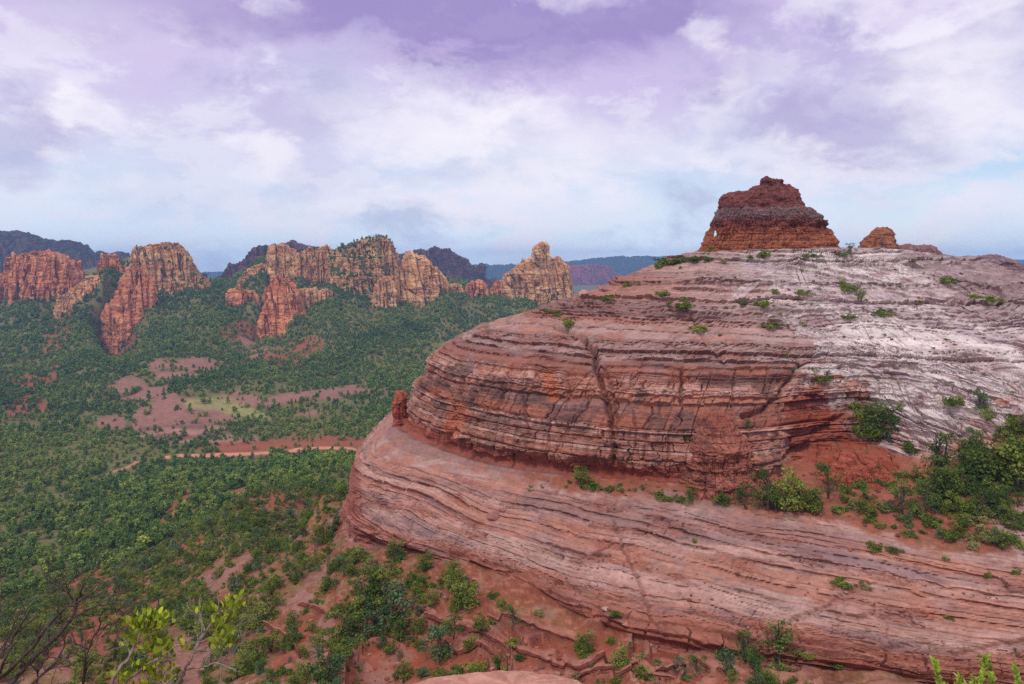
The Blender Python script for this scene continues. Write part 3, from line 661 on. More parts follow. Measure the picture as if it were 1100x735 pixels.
B_('distant_mesa', [(180,296),(240,292),(330,288),(440,288),(505,285),(540,285),(575,283),(610,281),(640,278),(690,276),(740,277),(800,282),(860,290)], [(180,330),(860,330)], 7000, 1500, 'long deep blue mesa on the horizon left of the dome', 'mesa', cols=BLUE, seed=481, group=H, lean=0.7, sink=60, blk=0.25)
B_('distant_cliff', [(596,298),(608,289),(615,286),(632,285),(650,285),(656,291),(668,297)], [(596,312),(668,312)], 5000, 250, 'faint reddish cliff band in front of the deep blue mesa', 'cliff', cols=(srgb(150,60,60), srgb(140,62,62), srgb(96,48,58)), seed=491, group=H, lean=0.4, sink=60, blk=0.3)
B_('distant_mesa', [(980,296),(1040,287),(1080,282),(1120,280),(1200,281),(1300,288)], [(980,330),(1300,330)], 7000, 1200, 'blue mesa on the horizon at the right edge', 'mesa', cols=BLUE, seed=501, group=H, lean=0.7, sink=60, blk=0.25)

for a, k in BUTTES:                    # the slopes climb to the foot of every butte
    if a[3] < 1600:
        bx = [p[0] for p in a[2]]; by = [p[1] for p in a[2]]
        for uq in np.linspace(min(bx) + 2, max(bx) - 2, max(2, int((max(bx) - min(bx)) / 22) + 1)):
            TC.append(P3(uq, np.interp(uq, bx, by) + 1, a[3] - 14))
TC = np.array(TC, np.float64)

def tmap(x, y):
    r = np.hypot(x, y); k = np.log1p(r / 8) / np.maximum(r, 1e-6); return x * k, y * k

def tps_fit():
    a, b = tmap(TC[:, 0], TC[:, 1]); n = len(a)
    d2 = (a[:, None] - a) ** 2 + (b[:, None] - b) ** 2
    K = 0.5 * d2 * np.log(d2 + 1e-12) + np.eye(n) * 1e-4
    Pm = np.stack([np.ones(n), a, b], 1)
    M = np.block([[K, Pm], [Pm.T, np.zeros((3, 3))]])
    w = np.linalg.solve(M, np.concatenate([TC[:, 2], [0, 0, 0]]))
    return a, b, w
_TA, _TB, _TW = tps_fit()

def terr0(x, y):
    x = np.asarray(x, np.float64); y = np.asarray(y, np.float64); sh = x.shape; x = x.ravel(); y = y.ravel()
    a, b = tmap(x, y); out = np.empty(len(a))
    for i in range(0, len(a), 60000):
        aa, bb = a[i:i + 60000, None], b[i:i + 60000, None]
        d2 = (aa - _TA) ** 2 + (bb - _TB) ** 2
        out[i:i + 60000] = (0.5 * d2 * np.log(d2 + 1e-12)) @ _TW[:-3] + _TW[-3] + aa[:, 0] * _TW[-2] + bb[:, 0] * _TW[-1]
    return np.clip(out, -175, 60).reshape(sh)

ROADPX = [(168,490),(182,489),(240,487.5),(265,486),(300,484),(330,481.5),(350,480.5),(375,480.5),(400,479),(430,476)]

def foot_steps(x, y):
    """worn bedrock steps in the red ground below the dome: height offset, place within the step, where"""
    w = sstep(x, -36, -24) * (1 - sstep(x, 48, 62)) * sstep(y, 82, 90) * (1 - sstep(y, 126, 135)) * sstep(fbm(x / 9, y / 9, x * 0, 3, 236), -0.3, 0.05)
    q = terr0(x, y) / 0.8 + 1.3 * fbm(x / 9, y / 9, x * 0, 4, 235, 0.45) + 0.02 * x; k = np.floor(q); f = q - k; a = 0.55 + 0.9 * rnd(k, seed=237)
    return w * a * (1.05 * (sstep(f, 0.0, 0.10) - f) + 0.12 * np.exp(-((f - 0.16) / 0.07) ** 2)), f, w

def terr(x, y):
    z0 = terr0(x, y); r = np.hypot(x, y)
    am = np.clip((r - 30) / 150, 0, 1)
    n1 = fbm(x / 90, y / 90, x * 0, 4, 211)
    rg = 1 - np.abs(fbm(x / 130, y / 130, x * 0, 3, 223)) * 2          # gullies and ribs
    far = np.clip((r - 600) / 500, 0, 1)
    n2 = fbm(x / 14, y / 14, x * 0, 4, 227); n3 = fbm(x / 2.2, y / 2.2, x * 0, 3, 229)
    z = z0 + am * (4.0 * n1 + far * 9 * (rg - 0.1)) + np.clip(r / 60, 0, 1) * (0.9 * n2 + 0.18 * n3 * (r < 900)) + np.clip(1 - r / 60, 0, 1) * 0.08 * n3
    # stair-stepped ledges on the near slope
    near = sstep(r, 60, 90) * (1 - sstep(r, 260, 330))
    q = z / 1.9 + 0.5 * n2; fq = q - np.floor(q)
    z = z + near * 0.75 * (sstep(fq, 0.72, 1.0) - fq) * sstep(fbm(x / 20, y / 20, x * 0, 3, 233), -0.1, 0.3)
    m = (y > 80) & (y < 136) & (x > -40) & (x < 64)
    if np.any(m):
        z = z.copy(); z[m] += foot_steps(x[m], y[m])[0]
    m = (y > 70) & (y < 190)
    if np.any(m):
        xm, ym, zm = x[m], y[m], z[m]; u, v = proj(xm, ym, zm); jag = 5.0 * fbm(xm / 5, ym / 5, xm * 0, 4, 239, 0.45)
        for ln, h in GROUND_LEDGES:
            lu = [p[0] for p in ln]; dv = v + jag - np.interp(u, lu, [p[1] for p in ln])
            w = sstep(u, lu[0] - 2, lu[0] + 14) * (1 - sstep(u, lu[-1] - 14, lu[-1] + 2))
            w = w * (0.55 + 0.9 * fbm(xm / 4, ym / 4, xm * 0, 2, 238)); zm = zm + w * 1.1 * h * (0.3 * np.exp(-((dv + 2.5) / 3.0) ** 2) - np.where(dv > 0, sstep(dv, 0, 1.6) * np.exp(-dv / 14), 0))
        z = z.copy(); z[m] = zm
    return z

GROUND_LEDGES = [([(425,664),(455,662),(490,670),(520,676),(548,690),(575,706),(600,712),(640,711),(690,706)], 1.3), ([(480,690),(505,692),(530,700),(548,716),(556,728)], 1.3), ([(560,722),(600,726),(650,722),(700,726),(745,720)], 0.9),
    ([(520,655),(560,668),(600,678),(640,690)], 0.7), ([(360,690),(385,705),(400,725),(410,745)], 0.8), ([(330,640),(350,655),(372,668),(400,672)], 0.7), ([(700,712),(760,716),(800,724),(860,728)], 0.8), ([(280,690),(310,700),(335,722)], 0.8), ([(250,640),(290,650),(320,668)], 0.7)]

def clearing(x, y, z, what, amp=9.0, soft=2.0):
    """bare patches seen in the photo, placed on the ground: 0..1, with ragged edges"""
    u, v = proj(x, y, z); sc = np.clip(r_of(x, y) / 14, 3, 50)
    n = fbm(x / sc, y / sc, x * 0, 5, 241, 0.62) * amp; v2 = (v + 0.35 * n)
    m = np.full(np.shape(x), -1e3, np.float32)
    for p in what: m = np.maximum(m, psdf(u, v2, p, 30))
    return sstep(m + n * 0.9, -soft, soft) * (y > 0)

def r_of(x, y): return np.hypot(x, y)

SLICK = [[(166,400),(185,392),(215,386),(232,390),(226,400),(190,408),(168,406)], [(118,420),(150,412),(178,420),(170,430),(130,432)], [(240,428),(262,424),(300,422),(345,420),(388,416),(394,420),(350,430),(300,436),(250,438)],
         [(302,444),(340,438),(360,439),(352,446),(318,448)], [(150,440),(170,430),(205,425),(215,432),(240,440),(255,452),(230,458),(200,470),(160,466),(140,462)], [(108,452),(130,446),(132,458),(110,462)],
         [(195,402),(240,388),(285,396),(250,412),(210,415)][:0] or [(262,372),(300,374),(290,380),(262,380)]]
SOILP = [[(110,350),(122,342),(150,358),(145,388),(122,388)], [(40,380),(60,345),(78,330),(76,355),(62,380)], [(240,350),(280,345),(290,362),(270,368),(240,362)], [(280,380),(340,360),(350,372),(330,392),(290,392)], [(0,405),(60,398),(64,415),(20,422),(0,418)],
         [(185,580),(205,570),(220,580),(212,590),(190,592)], [(170,556),(204,532),(202,545),(178,562)], [(232,535),(300,525),(345,530),(340,545),(260,552)], [(60,620),(140,612),(170,640),(150,690),(70,720),(40,690)], [(300,690),(325,665),(340,660),(330,690),(300,725),(280,735)], [(380,640),(420,620),(470,640),(500,680),(560,690),(640,690),(800,715),(800,760),(380,760),(360,720),(400,690)],
         [(0,430),(40,425),(60,440),(10,448)], [(235,478),(300,470),(400,470),(410,480),(320,484),(240,488)]]
ROCKP = [[(215,628),(240,610),(275,592),(290,596),(282,606),(250,618),(225,634)], [(300,650),(330,620),(352,606),(345,630),(318,660)], [(330,690),(345,668),(360,655),(352,690),(338,712)], [(130,735),(185,690),(225,690),(210,740)], [(20,740),(60,705),(90,700),(75,740)], [(380,712),(440,690),(470,735),(390,745)]]
MEADOW = [[(196,432),(210,427),(232,428),(262,436),(290,446),(292,452),(262,450),(232,440),(204,438)]]
GRASSY = [[(0,480),(150,470),(200,500),(190,540),(80,560),(0,545)], [(150,560),(330,500),(380,505),(370,540),(330,560),(240,600)]]

def build_terrain():
    d2 = math.radians
    ph = np.concatenate([np.linspace(d2(-44), d2(10), 900, endpoint=False), np.linspace(d2(10), d2(46), 260, endpoint=False), np.linspace(d2(46), d2(316), 70, endpoint=False)])
    r = np.concatenate([[0.02], np.geomspace(0.4, 60, 50, endpoint=False), np.geomspace(60, 400, 430, endpoint=False), np.geomspace(400, 1800, 420, endpoint=False), np.geomspace(1800, 9300, 50)])
    X = r[:, None] * np.sin(ph); Y = r[:, None] * np.cos(ph)
    Z = terr(X, Y)
    u, v = proj(X, Y, Z); nr, nc = X.shape
    rr = r_of(X, Y)
    n1 = fbm(X / 30, Y / 30, X * 0, 4, 263); n2 = fbm(X / 4, Y / 4, X * 0, 4, 269)
    redsoil, brown, litter, slick, meadow = srgb(146,84,62), srgb(122,92,66), srgb(104,108,62), srgb(150,105,90), srgb(154,150,90)
    col = np.zeros((nr, nc, 3), np.float32) + A(redsoil)
    col = cmix(col, brown, 0.7 * sstep(n1, -0.3, 0.3))
    dense = sstep(rr, 200, 420)
    col = cmix(col, litter, np.clip(0.06 + 0.74 * dense + 0.3 * n2, 0, 0.9))
    pebb = fbm(X / 0.8, Y / 0.8, X * 0, 4, 273, 0.65)
    col = cmix(col, srgb(176,120,98), (rr < 300) * 0.6 * sstep(pebb, 0.15, 0.3)); col = cmix(col, srgb(112,62,48), (rr < 300) * 0.5 * sstep(-pebb, 0.15, 0.35))
    near = 1 - sstep(rr, 260, 380)
    col = cmix(col, srgb(118,108,62), near * 0.45 * sstep(fbm(X / 7, Y / 7, X * 0, 5, 271, 0.65), 0.0, 0.25) * sstep(-u, -430, -330))
    col = cmix(col, srgb(150,122,108), near * 0.5 * sstep(fbm(X / 3, Y / 3, X * 0, 3, 277), 0.25, 0.45))
    g = clearing(X, Y, Z, GRASSY, 20, 12); col = cmix(col, srgb(112,110,58), g * 0.5)
    sp = clearing(X, Y, Z, SOILP, 14, 5)
    col = cmix(col, srgb(156,84,62), sp * 0.8)
    col = cmix(col, srgb(140,78,58), sp * 0.6 * sstep(n2, 0, 0.4))
    m = (Y > 80) & (Y < 136) & (X > -40) & (X < 64)
    ft = np.zeros_like(X); ff = np.zeros_like(X); _, ff[m], ft[m] = foot_steps(X[m], Y[m])
    nn = fbm(X / 2.5, Y / 2.5, Z / 0.5, 4, 278)
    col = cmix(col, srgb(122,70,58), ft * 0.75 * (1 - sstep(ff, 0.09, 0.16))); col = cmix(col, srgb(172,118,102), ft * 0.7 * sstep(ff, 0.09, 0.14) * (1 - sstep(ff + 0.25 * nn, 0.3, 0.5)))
    jag = 5.0 * fbm(X / 5, Y / 5, X * 0, 4, 239, 0.45)
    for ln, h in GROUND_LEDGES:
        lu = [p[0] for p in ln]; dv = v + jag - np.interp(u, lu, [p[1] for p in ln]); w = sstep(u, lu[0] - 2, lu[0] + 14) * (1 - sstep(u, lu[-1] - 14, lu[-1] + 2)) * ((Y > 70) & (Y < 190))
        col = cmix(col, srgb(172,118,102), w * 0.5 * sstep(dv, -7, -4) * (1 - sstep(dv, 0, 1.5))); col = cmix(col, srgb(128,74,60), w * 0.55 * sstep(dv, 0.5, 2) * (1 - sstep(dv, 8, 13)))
    rp = clearing(X, Y, Z, ROCKP, 18, 2.5); col = cmix(col, srgb(154,112,98), rp * 0.8 * sstep(fbm(X / 4, Y / 4, Z, 4, 275, 0.6), -0.35, 0.0))
    sl = clearing(X, Y, Z, SLICK, 18, 2.5)
    col = cmix(col, slick, sl * 0.95); col = cmix(col, srgb(150,108,98), sl * 0.5 * sstep(fbm(X / 12, Y / 12, Z / 1.5, 4, 281), 0.0, 0.4))
    md = clearing(X, Y, Z, MEADOW, 9, 3); col = cmix(col, meadow, md * 0.75)
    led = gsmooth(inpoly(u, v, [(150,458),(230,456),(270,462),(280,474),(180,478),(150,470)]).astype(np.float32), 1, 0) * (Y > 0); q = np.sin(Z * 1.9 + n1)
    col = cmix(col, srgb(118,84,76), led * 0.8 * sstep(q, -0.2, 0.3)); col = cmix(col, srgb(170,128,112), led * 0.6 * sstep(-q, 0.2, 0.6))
    rc = polydist(u, v, [(215,484),(250,481),(300,478),(350,476.5),(410,475)]); col = cmix(col, srgb(160,86,62), (1 - sstep(rc + 2.5 * n2 + 2 * n1, 0.8, 2.4)) * (Y > 300) * (rr < 900) * 0.85)
    col = cmix(col, srgb(160,96,74), 1 - sstep(rr, 20, 45))
    col *= (1 + 0.2 * n2 + 0.1 * n1)[..., None]
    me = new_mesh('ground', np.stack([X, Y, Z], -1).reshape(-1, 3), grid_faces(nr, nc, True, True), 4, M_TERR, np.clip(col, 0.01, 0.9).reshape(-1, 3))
    add('ground', me, kind='structure')
    return X, Y, Z
TERR = build_terrain()

# depth map of what the camera sees, for finding the ground under a photo point
class DepthMap:
    def __init__(s):
        s.Y = np.full((1240, 1400), 1e9, np.float32); s.src = np.zeros((1240, 1400), np.int8); s.idx = np.zeros((1240, 1400), np.int64)
        for k, (X, Y, Z) in enumerate([DOME[:3], TERR]):
            x, y, z = X.ravel(), Y.ravel(), Z.ravel(); u, v = proj(x, y, z)
            ok = (y > 1) & (u > -100) & (u < 1290) & (v > 150) & (v < 1000)
            i = np.nonzero(ok)[0]; i = i[np.argsort(-y[i])]
            a = (v[i]).astype(int); b = (u[i] + 100).astype(int)
            better = y[i] < s.Y[a, b]
            i, a, b = i[better], a[better], b[better]
            s.Y[a, b] = y[i]; s.src[a, b] = k; s.idx[a, b] = i
        s.pos = [np.stack([q.ravel() for q in DOME[:3]], 1), np.stack([q.ravel() for q in TERR], 1)]
    def at(s, u, v, prefer=None):
        a, b = int(round(v)), int(round(u)) + 100; best = None
        for rad in (1, 2, 4, 8, 20, 50):
            for i in range(max(0, a - rad), a + rad + 1):
                for j in range(max(0, b - rad), b + rad + 1):
                    if i < 1240 and 0 <= j < 1400 and s.Y[i, j] < 1e8 and (prefer is None or s.src[i, j] == prefer):
                        y = s.Y[i, j] + 2.0 * math.hypot(i - a, j - b)
                        if best is None or y < best[0]: best = (y, s.src[i, j], s.idx[i, j])
            if best: break
        return Vector(map(float, s.pos[best[1]][best[2]])), int(best[1])
DM = DepthMap()

def build_strip(name, px, width, color, lift=0.12):
    P = [DM.at(u, v, 1)[0] for u, v in px]
    # resample
    pts_ = [P[0]]
    for a, b in zip(P[:-1], P[1:]):
        n = max(2, int((b - a).length / 4))
        for i in range(1, n + 1): pts_.append(a.lerp(b, i / n))
    a = np.array(pts_)[:, :2]; a = gsmooth(a, 3, 0)
    d = np.gradient(a, axis=0); nrm = np.stack([-d[:, 1], d[:, 0]], 1); nrm /= np.linalg.norm(nrm, axis=1, keepdims=True)
    m = 7; off = np.linspace(-0.5, 0.5, m); wob = 1 + 0.3 * fbm(np.arange(len(a)) / 7.0, a[:, 0] * 0, a[:, 0] * 0, 3, 291)
    XY = a[:, None, :] + nrm[:, None, :] * (off[None, :, None] * width * wob[:, None, None])
    zc = gsmooth(terr(a[:, 0], a[:, 1]), 4, 0)
    Z = terr(XY[..., 0], XY[..., 1]); Z = np.maximum(Z, np.repeat(zc[:, None], m, 1) - 0.3) + lift; Z[:, 0] -= 0.5; Z[:, -1] -= 0.5
    c = np.zeros((len(a), m, 3), np.float32) + A(color); c *= (1 + 0.25 * fbm(XY[..., 0] / 5, XY[..., 1] / 5, Z * 0, 3, 293))[..., None]
    me = new_mesh(name, np.concatenate([XY, Z[..., None]], -1).reshape(-1, 3), grid_faces(len(a), m), 4, M_TERR, c.reshape(-1, 3))
    add(name, me, kind='structure')
build_strip('dirt_road', ROADPX, 13.0, srgb(206,138,108), 0.5)
build_strip('dirt_path', [(150,492),(146,497),(128,503),(112,512),(98,517)], 5.0, srgb(188,132,106), 0.3)
build_strip('dirt_path', [(202,534),(196,545),(184,553),(172,560)], 4.0, srgb(176,112,86), 0.3)

# ------------------------------------------------------------------ rock towers and buttes
def rock_color(X, Y, Z, base, alt, dark, sc, seed, streak=1.0):
    n = fbm(X / (3 * sc), Y / (3 * sc), Z / (1.2 * sc), 4, seed); b = Bands(-260, 260, 2.2 if sc < 5 else 6.5, 999)
    k, f, _ = b(Z + 0.25 * sc * n)
    st = fbm((X + 0.6 * Y) / (0.5 * sc), Z / (4 * sc), Z * 0, 4, seed + 3)
    col = np.zeros(X.shape + (3,), np.float32) + A(base)
    col = cmix(col, alt, 0.6 * sstep(rnd(k, seed=999) + 0.6 * n, 0.42, 0.8))
    col = cmix(col, dark, 0.7 * streak * sstep(st + 0.5 * n, 0.08, 0.4))
    col *= (1 + 0.25 * n)[..., None]
    return col

def mesh_normals(P):
    dr = np.gradient(P, axis=0); dc = np.gradient(P, axis=1); n = np.cross(dc, dr)
    return n / np.maximum(np.linalg.norm(n, axis=-1, keepdims=True), 1e-9)

BUTTE_TREES = []
def butte(name, top, base, Y, depth, label, cat='butte', cols=None, seed=1, jag=1.5, res=2.4, sink=38, lean=0.4, green=0.0, blk=1.0, group=None, top_flat=0.5, mat=None, rot=0.0):
    """a free-standing wall of rock: crest line and foot line in photo columns, real depth behind them"""
    u0 = min(p[0] for p in top); u1 = max(p[0] for p in top)
    k = Y / F; nu = int((u1 - u0) * res) + 8
    uu = np.linspace(u0, u1, nu)
    vt = np.interp(uu, [p[0] for p in top], [p[1] for p in top]); vb = np.interp(uu, [p[0] for p in base], [p[1] for p in base])
    vt = vt + jag * fbm(uu / 3.5, uu * 0, uu * 0 + seed, 3, seed + 7)
    zt = (HV - vt) * k; zb = (HV - vb) * k - sink
    uc, hw = (u0 + u1) / 2, (u1 - u0) / 2 + 0.5
    e = np.clip(1 - ((uu - uc) / hw) ** 2, 0, 1) ** 0.4
    D = depth * (0.12 + 0.88 * e) * (1 + 0.35 * fbm(uu / 9, uu * 0, uu * 0, 3, seed + 9))
    h = max((zt - zb).max(), 1) / k; nt = int(h * res * 1.1) + 16
    t1 = np.linspace(0, 1, nt)                       # up the front
    ft = [( -1.0 * (1 - lean * a ** 1.5), a) for a in t1]
    tp_ = [(-(1 - lean) * (1 - b), 1.0) for b in np.linspace(0, 1, 8)[1:]]
    bk = [((1 - lean) * b, 1.0) for b in np.linspace(0, 1, 5)[1:]] + [(1.0 * (1 - lean * a ** 1.5), a) for a in np.linspace(1, 0, 14)[1:]]
    prof = ft + tp_ + bk
    yy = np.array([p[0] for p in prof])[:, None]; hh = np.array([p[1] for p in prof])[:, None]
    X = np.repeat(((uu - U0) * k)[None], len(prof), 0); Yy = Y + yy * D; Z = zb + (zt - zb) * hh
    Z = Z - (1 - np.abs(yy) / (1 - lean) ).clip(-1, 1) * 0  + 0 * Z
    P = np.stack([X, Yy, Z], -1); N = mesh_normals(P)
    sc = k * 2.6
    n = fbm(X / (6 * sc), Yy / (6 * sc), Z / (4 * sc), 3, seed + 1); nf = fbm(X / (1.2 * sc), Yy / (1.2 * sc), Z / (1.0 * sc), 3, seed + 2)
    zz = Z + sc * n
    s = X + 0.8 * Yy
    b1 = Bands(Z.min() - 9, Z.max() + 9, 2.2 * sc, seed + 3); b2 = Bands(Z.min() - 9, Z.max() + 9, 0.9 * sc, seed + 4)
    d = blk * sc * (0.34 * ledge_blocks(s + sc * nf, zz, b1, 2.6 * sc, seed + 11, crack=0.2, joint=0.12) + 0.12 * ledge_blocks(s, zz, b2, 2.0 * sc, seed + 21, crack=0.1, joint=0.12) + 1.2 * n + 0.6 * nf)
    colm = fbm(s / (1.5 * sc), Z / (18 * sc), Z * 0, 3, seed + 31)          # upright joints between columns
    d = d - blk * sc * 2.2 * (1 - sstep(np.abs(colm), 0.0, 0.10)) + blk * sc * 1.7 * colm
    P = P + N * d[..., None]
    base_c, alt_c, dark_c = cols or (srgb(176,122,92), srgb(190,144,112), srgb(112,78,70))
    col = rock_color(P[..., 0], P[..., 1], P[..., 2], base_c, alt_c, dark_c, sc * 1.6, seed + 41)
    if green or Y < 1600:
        N2 = mesh_normals(P); sel = (N2[..., 2] > (0.42 if green else 0.6)) & (rnd(np.arange(X.size), seed=seed).reshape(X.shape) < (0.2 if green > 0.8 else 0.03 if green else 0.006)) & (nf + n > -0.15)
        if Y < 1600: BUTTE_TREES.append(P[sel])
    if green:
        g = sstep(N2[..., 2] + 0.5 * nf, 0.45, 0.8) * green; col = cmix(col, srgb(62,74,48), np.clip(g, 0, 1))
    nr, nc = X.shape; org = Vector((float(X.mean()), float(Y), float(zb.mean())))
    me = new_mesh(name, P.reshape(-1, 3) - np.array(org), grid_faces(nr, nc), 4, mat or M_FAR, np.clip(col, 0.01, 0.85).reshape(-1, 3), smooth=False)
    return add(name, me, label, cat, group, loc=org)

for a, k in BUTTES:
    butte(*a, **k)

def tower(name, lv, Y, depth, label, cat, cols, seed, sc=1.0, streak=1.0, blk=1.0, sq=2.6, res=2.2, hole=None, zones=None, group=None, dscale=None, mat=None):
    """rock pile turned from level slices (photo row, left column, right column), with its own depth"""
    k = Y / F; lv = sorted(lv, key=lambda q: -q[0])
    vs = np.array([q[0] for q in lv], float); ul = np.array([q[1] for q in lv], float); ur = np.array([q[2] for q in lv], float)
    hpx = vs[0] - vs[-1]; nrow = int(hpx * res) + 10
    # keep every given slice: parameter by accumulated length
    acc = np.concatenate([[0], np.cumsum(np.abs(np.diff(vs)) + 0.35 * (np.abs(np.diff(ul)) + np.abs(np.diff(ur))))])
    nrow = int(acc[-1] * res) + 10
    p = np.linspace(0, acc[-1], nrow); v = np.interp(p, acc, vs); L = np.interp(p, acc, ul); R = np.interp(p, acc, ur)
    per = (ur - ul).max() * 2.4; nc = int(per * res * 0.8)
    a = np.linspace(0, 2 * math.pi, nc, endpoint=False)
    ca, sa = np.cos(a), np.sin(a)
    m = (np.abs(ca) ** sq + np.abs(sa) ** sq) ** (-1 / sq)
    cx = (L + R) / 2; hw = (R - L) / 2
    dep = depth * (hw / hw.max()) ** 0.8 if dscale is None else np.interp(v, dscale[0], dscale[1])
    X = ((cx[:, None] - U0) + hw[:, None] * m * ca) * k; Yy = Y + dep[:, None] * m * sa; Z = np.repeat(((HV - v) * k)[:, None], nc, 1)
    P = np.stack([X, Yy, Z], -1)
    dr = np.gradient(P, axis=0); dc = np.roll(P, -1, 1) - np.roll(P, 1, 1); N = np.cross(dc, dr); N /= np.maximum(np.linalg.norm(N, axis=-1, keepdims=True), 1e-9)
    n = fbm(X / (4 * sc), Yy / (4 * sc), Z / (2.4 * sc), 3, seed + 1); nf = fbm(X / (0.7 * sc), Yy / (0.7 * sc), Z / (0.6 * sc), 3, seed + 2)
    s = np.repeat((a * hw.max() * k * 1.3)[None], nrow, 0); zz = Z + 0.35 * sc * n
    b1 = Bands(Z.min() - 3, Z.max() + 3, 1.3 * sc, seed + 3); b2 = Bands(Z.min() - 3, Z.max() + 3, 0.42 * sc, seed + 4)
    nb_ = fbm(X / (7 * sc), Yy / (7 * sc), Z / (5 * sc), 3, seed + 5); colm = fbm(s / (1.7 * sc), Z / (11 * sc), Z * 0, 3, seed + 31)
    k1, f1, t1_ = b1(zz)
    jf = np.repeat(sstep(hw / hw.max(), 0.45, 0.8)[:, None], nc, 1)
    d = blk * sc * (1.6 * nb_ - 0.7 * jf * (1 - sstep(np.abs(colm), 0, 0.12)) + 0.5 * (rnd(k1, np.floor(s / (5 * sc)), seed=seed + 8) - 0.5) + 0.42 * (0.3 + 0.7 * jf) * ledge_blocks(s + 1.5 * nf + 0.8 * n, zz + 0.2 * nf, b1, 2.6 * sc, seed + 11, crack=0.4, joint=0.08) + 0.2 * jf * ledge_blocks(s + 0.8 * nf, zz, b2, 1.6 * sc, seed + 21, crack=0.15, joint=0.08) + 0.9 * n + 0.35 * nf)
    P = P + N * d[..., None]
    col = rock_color(P[..., 0], P[..., 1], P[..., 2], *cols, 1.2 * sc, seed + 41, streak)
    if zones is not None: col = zones(col, P, n, nf, np.repeat(v[:, None], nc, 1), s)
    P[-1] = P[-1].mean(0) * 0.999 + P[-1] * 0.001
    faces = grid_faces(nrow, nc, True)
    org = Vector((float(X[0].mean()), float(Y), float(Z[0].mean())))
    V = P.reshape(-1, 3)
    if hole:
        hu, hv, hw_, hh = hole; uu, vv = proj(P[..., 0], P[..., 1], P[..., 2])
        inh = ((uu - hu) / hw_) ** 2 + ((vv - hv) / hh) ** 2 < 1
        inf = inh.ravel()[faces]; keep = ~inf.all(1)
        faces = faces[keep]
    me = new_mesh(name, V - np.array(org), faces, 4, mat or M_DOME, np.clip(col, 0.01, 0.85).reshape(-1, 3), smooth=False)
    return add(name, me, label, cat, group, loc=org)

def summit_zones(col, P, n, nf, v, s):
    vv = v + 3 * n
    st = fbm(s / 1.2, P[..., 2] / 9, s * 0, 3, 951)
    col = cmix(col, srgb(170,106,74), sstep(vv, 242, 248) * (0.55 + 0.35 * sstep(nf, -0.2, 0.3)))
    col = cmix(col, srgb(128,70,56), sstep(vv, 238, 242) * (1 - sstep(vv, 248, 252)) * sstep(st, -0.2, 0.2) * 0.85)
    col = cmix(col, srgb(150,84,60), sstep(vv, 242, 246) * sstep(st, 0.1, 0.35) * 0.7)
    col = cmix(col, srgb(128,110,110), sstep(vv, 222, 226) * (1 - sstep(vv, 234, 238)) * (0.4 + 0.4 * sstep(nf, -0.2, 0.3)))
    return col

def build_towers():
    tower('summit_block', [(277,744,906),(271,749,901),(266,753,897),(258,757,895),(252,760,893),(248,763,891),(246.5,764,889),(244,766,885),(241,764,888),(237,764,887),(231,769,880),(226,773,872),(224,776,864),(222,774,862),(216,775,858),(212,777,857),(209,781,856.5),(207.5,792,856),(206,803,855),(203,806,850),(201,812,847),(200,818,843),(198,820,841),(194,819,842),(192.5,822,840),(191.8,829,834)],
          205, 8.5, 'layered dark red summit block with an orange foot and a small window', 'rock summit', (srgb(116,64,58), srgb(134,82,74), srgb(84,52,52)), 601, sc=0.65, blk=1.15, zones=summit_zones, hole=(768.0, 250.8, 2.1, 4.6))
    tower('rock_dome', [(274,920,968),(268,924,964),(262,927,961),(256,931,958),(252,935,957),(249,938,954),(247.5,942,950)], 205, 5, 'small orange rock dome on the crest right of the summit block', 'rock dome', (srgb(160,104,76), srgb(178,130,104), srgb(104,72,66)), 621, sc=0.8)
    tower('rock_ledge', [(284,948,1022),(273,955,1012),(267,960,1003),(263.5,968,990)], 204, 6, 'low purplish rock hump beside the orange knob on the crest', 'rock ledge', (srgb(140,102,102), srgb(160,126,124), srgb(100,74,78)), 631, sc=0.7)
    tower('rock_ledge', [(302,1000,1118),(288,1008,1106),(280,1016,1092),(276.5,1030,1066)], 206, 7, 'long low grey crag descending the crest at the right edge', 'rock ledge', (srgb(140,112,114), srgb(162,138,138), srgb(100,80,86)), 641, sc=0.8)
    tower('leaning_slab', [(466,421,441),(458,424,439),(445,424,437),(432,424,437),(425,424,436),(421,426,432)], 184, 3.2, 'red slab standing clear of the cliff at the left end of the dome', 'rock slab', (srgb(150,78,58), srgb(164,92,70), srgb(100,60,54)), 651, sc=0.8)
    tower('rock_buttress', [(528,725,815),(514,731,808),(500,734,805),(485,736,802),(470,739,798),(460,743,794),(452,749,788),(446,756,782),(442,764,776)], 137.0, 7.5, 'crumbling bright red buttress at the cliff foot, left of the green trees', 'rock buttress', (srgb(152,90,72), srgb(166,108,90), srgb(104,66,58)), 661, sc=0.6, blk=1.1)
    tower('rock_outcrop', [(526,868,972),(515,878,964),(506,886,956),(498,893,946),(491,900,934),(487,908,922)], 134, 6, 'low red ledgy outcrop in the gully below the white slab', 'rock outcrop', (srgb(156,80,58), srgb(168,96,72), srgb(112,60,50)), 671, sc=0.6, blk=1.3)
    tower('foreground_ledge', [(790,370,700),(762,400,660),(750,425,640),(743,445,630),(738,470,615),(735.5,510,590)], 74, 5.5, 'smooth pale pink rock ledge at the bottom edge below the dome', 'rock ledge', (srgb(184,130,112), srgb(196,148,130), srgb(150,100,86)), 681, sc=0.5, blk=0.3, streak=0.2)
build_towers()

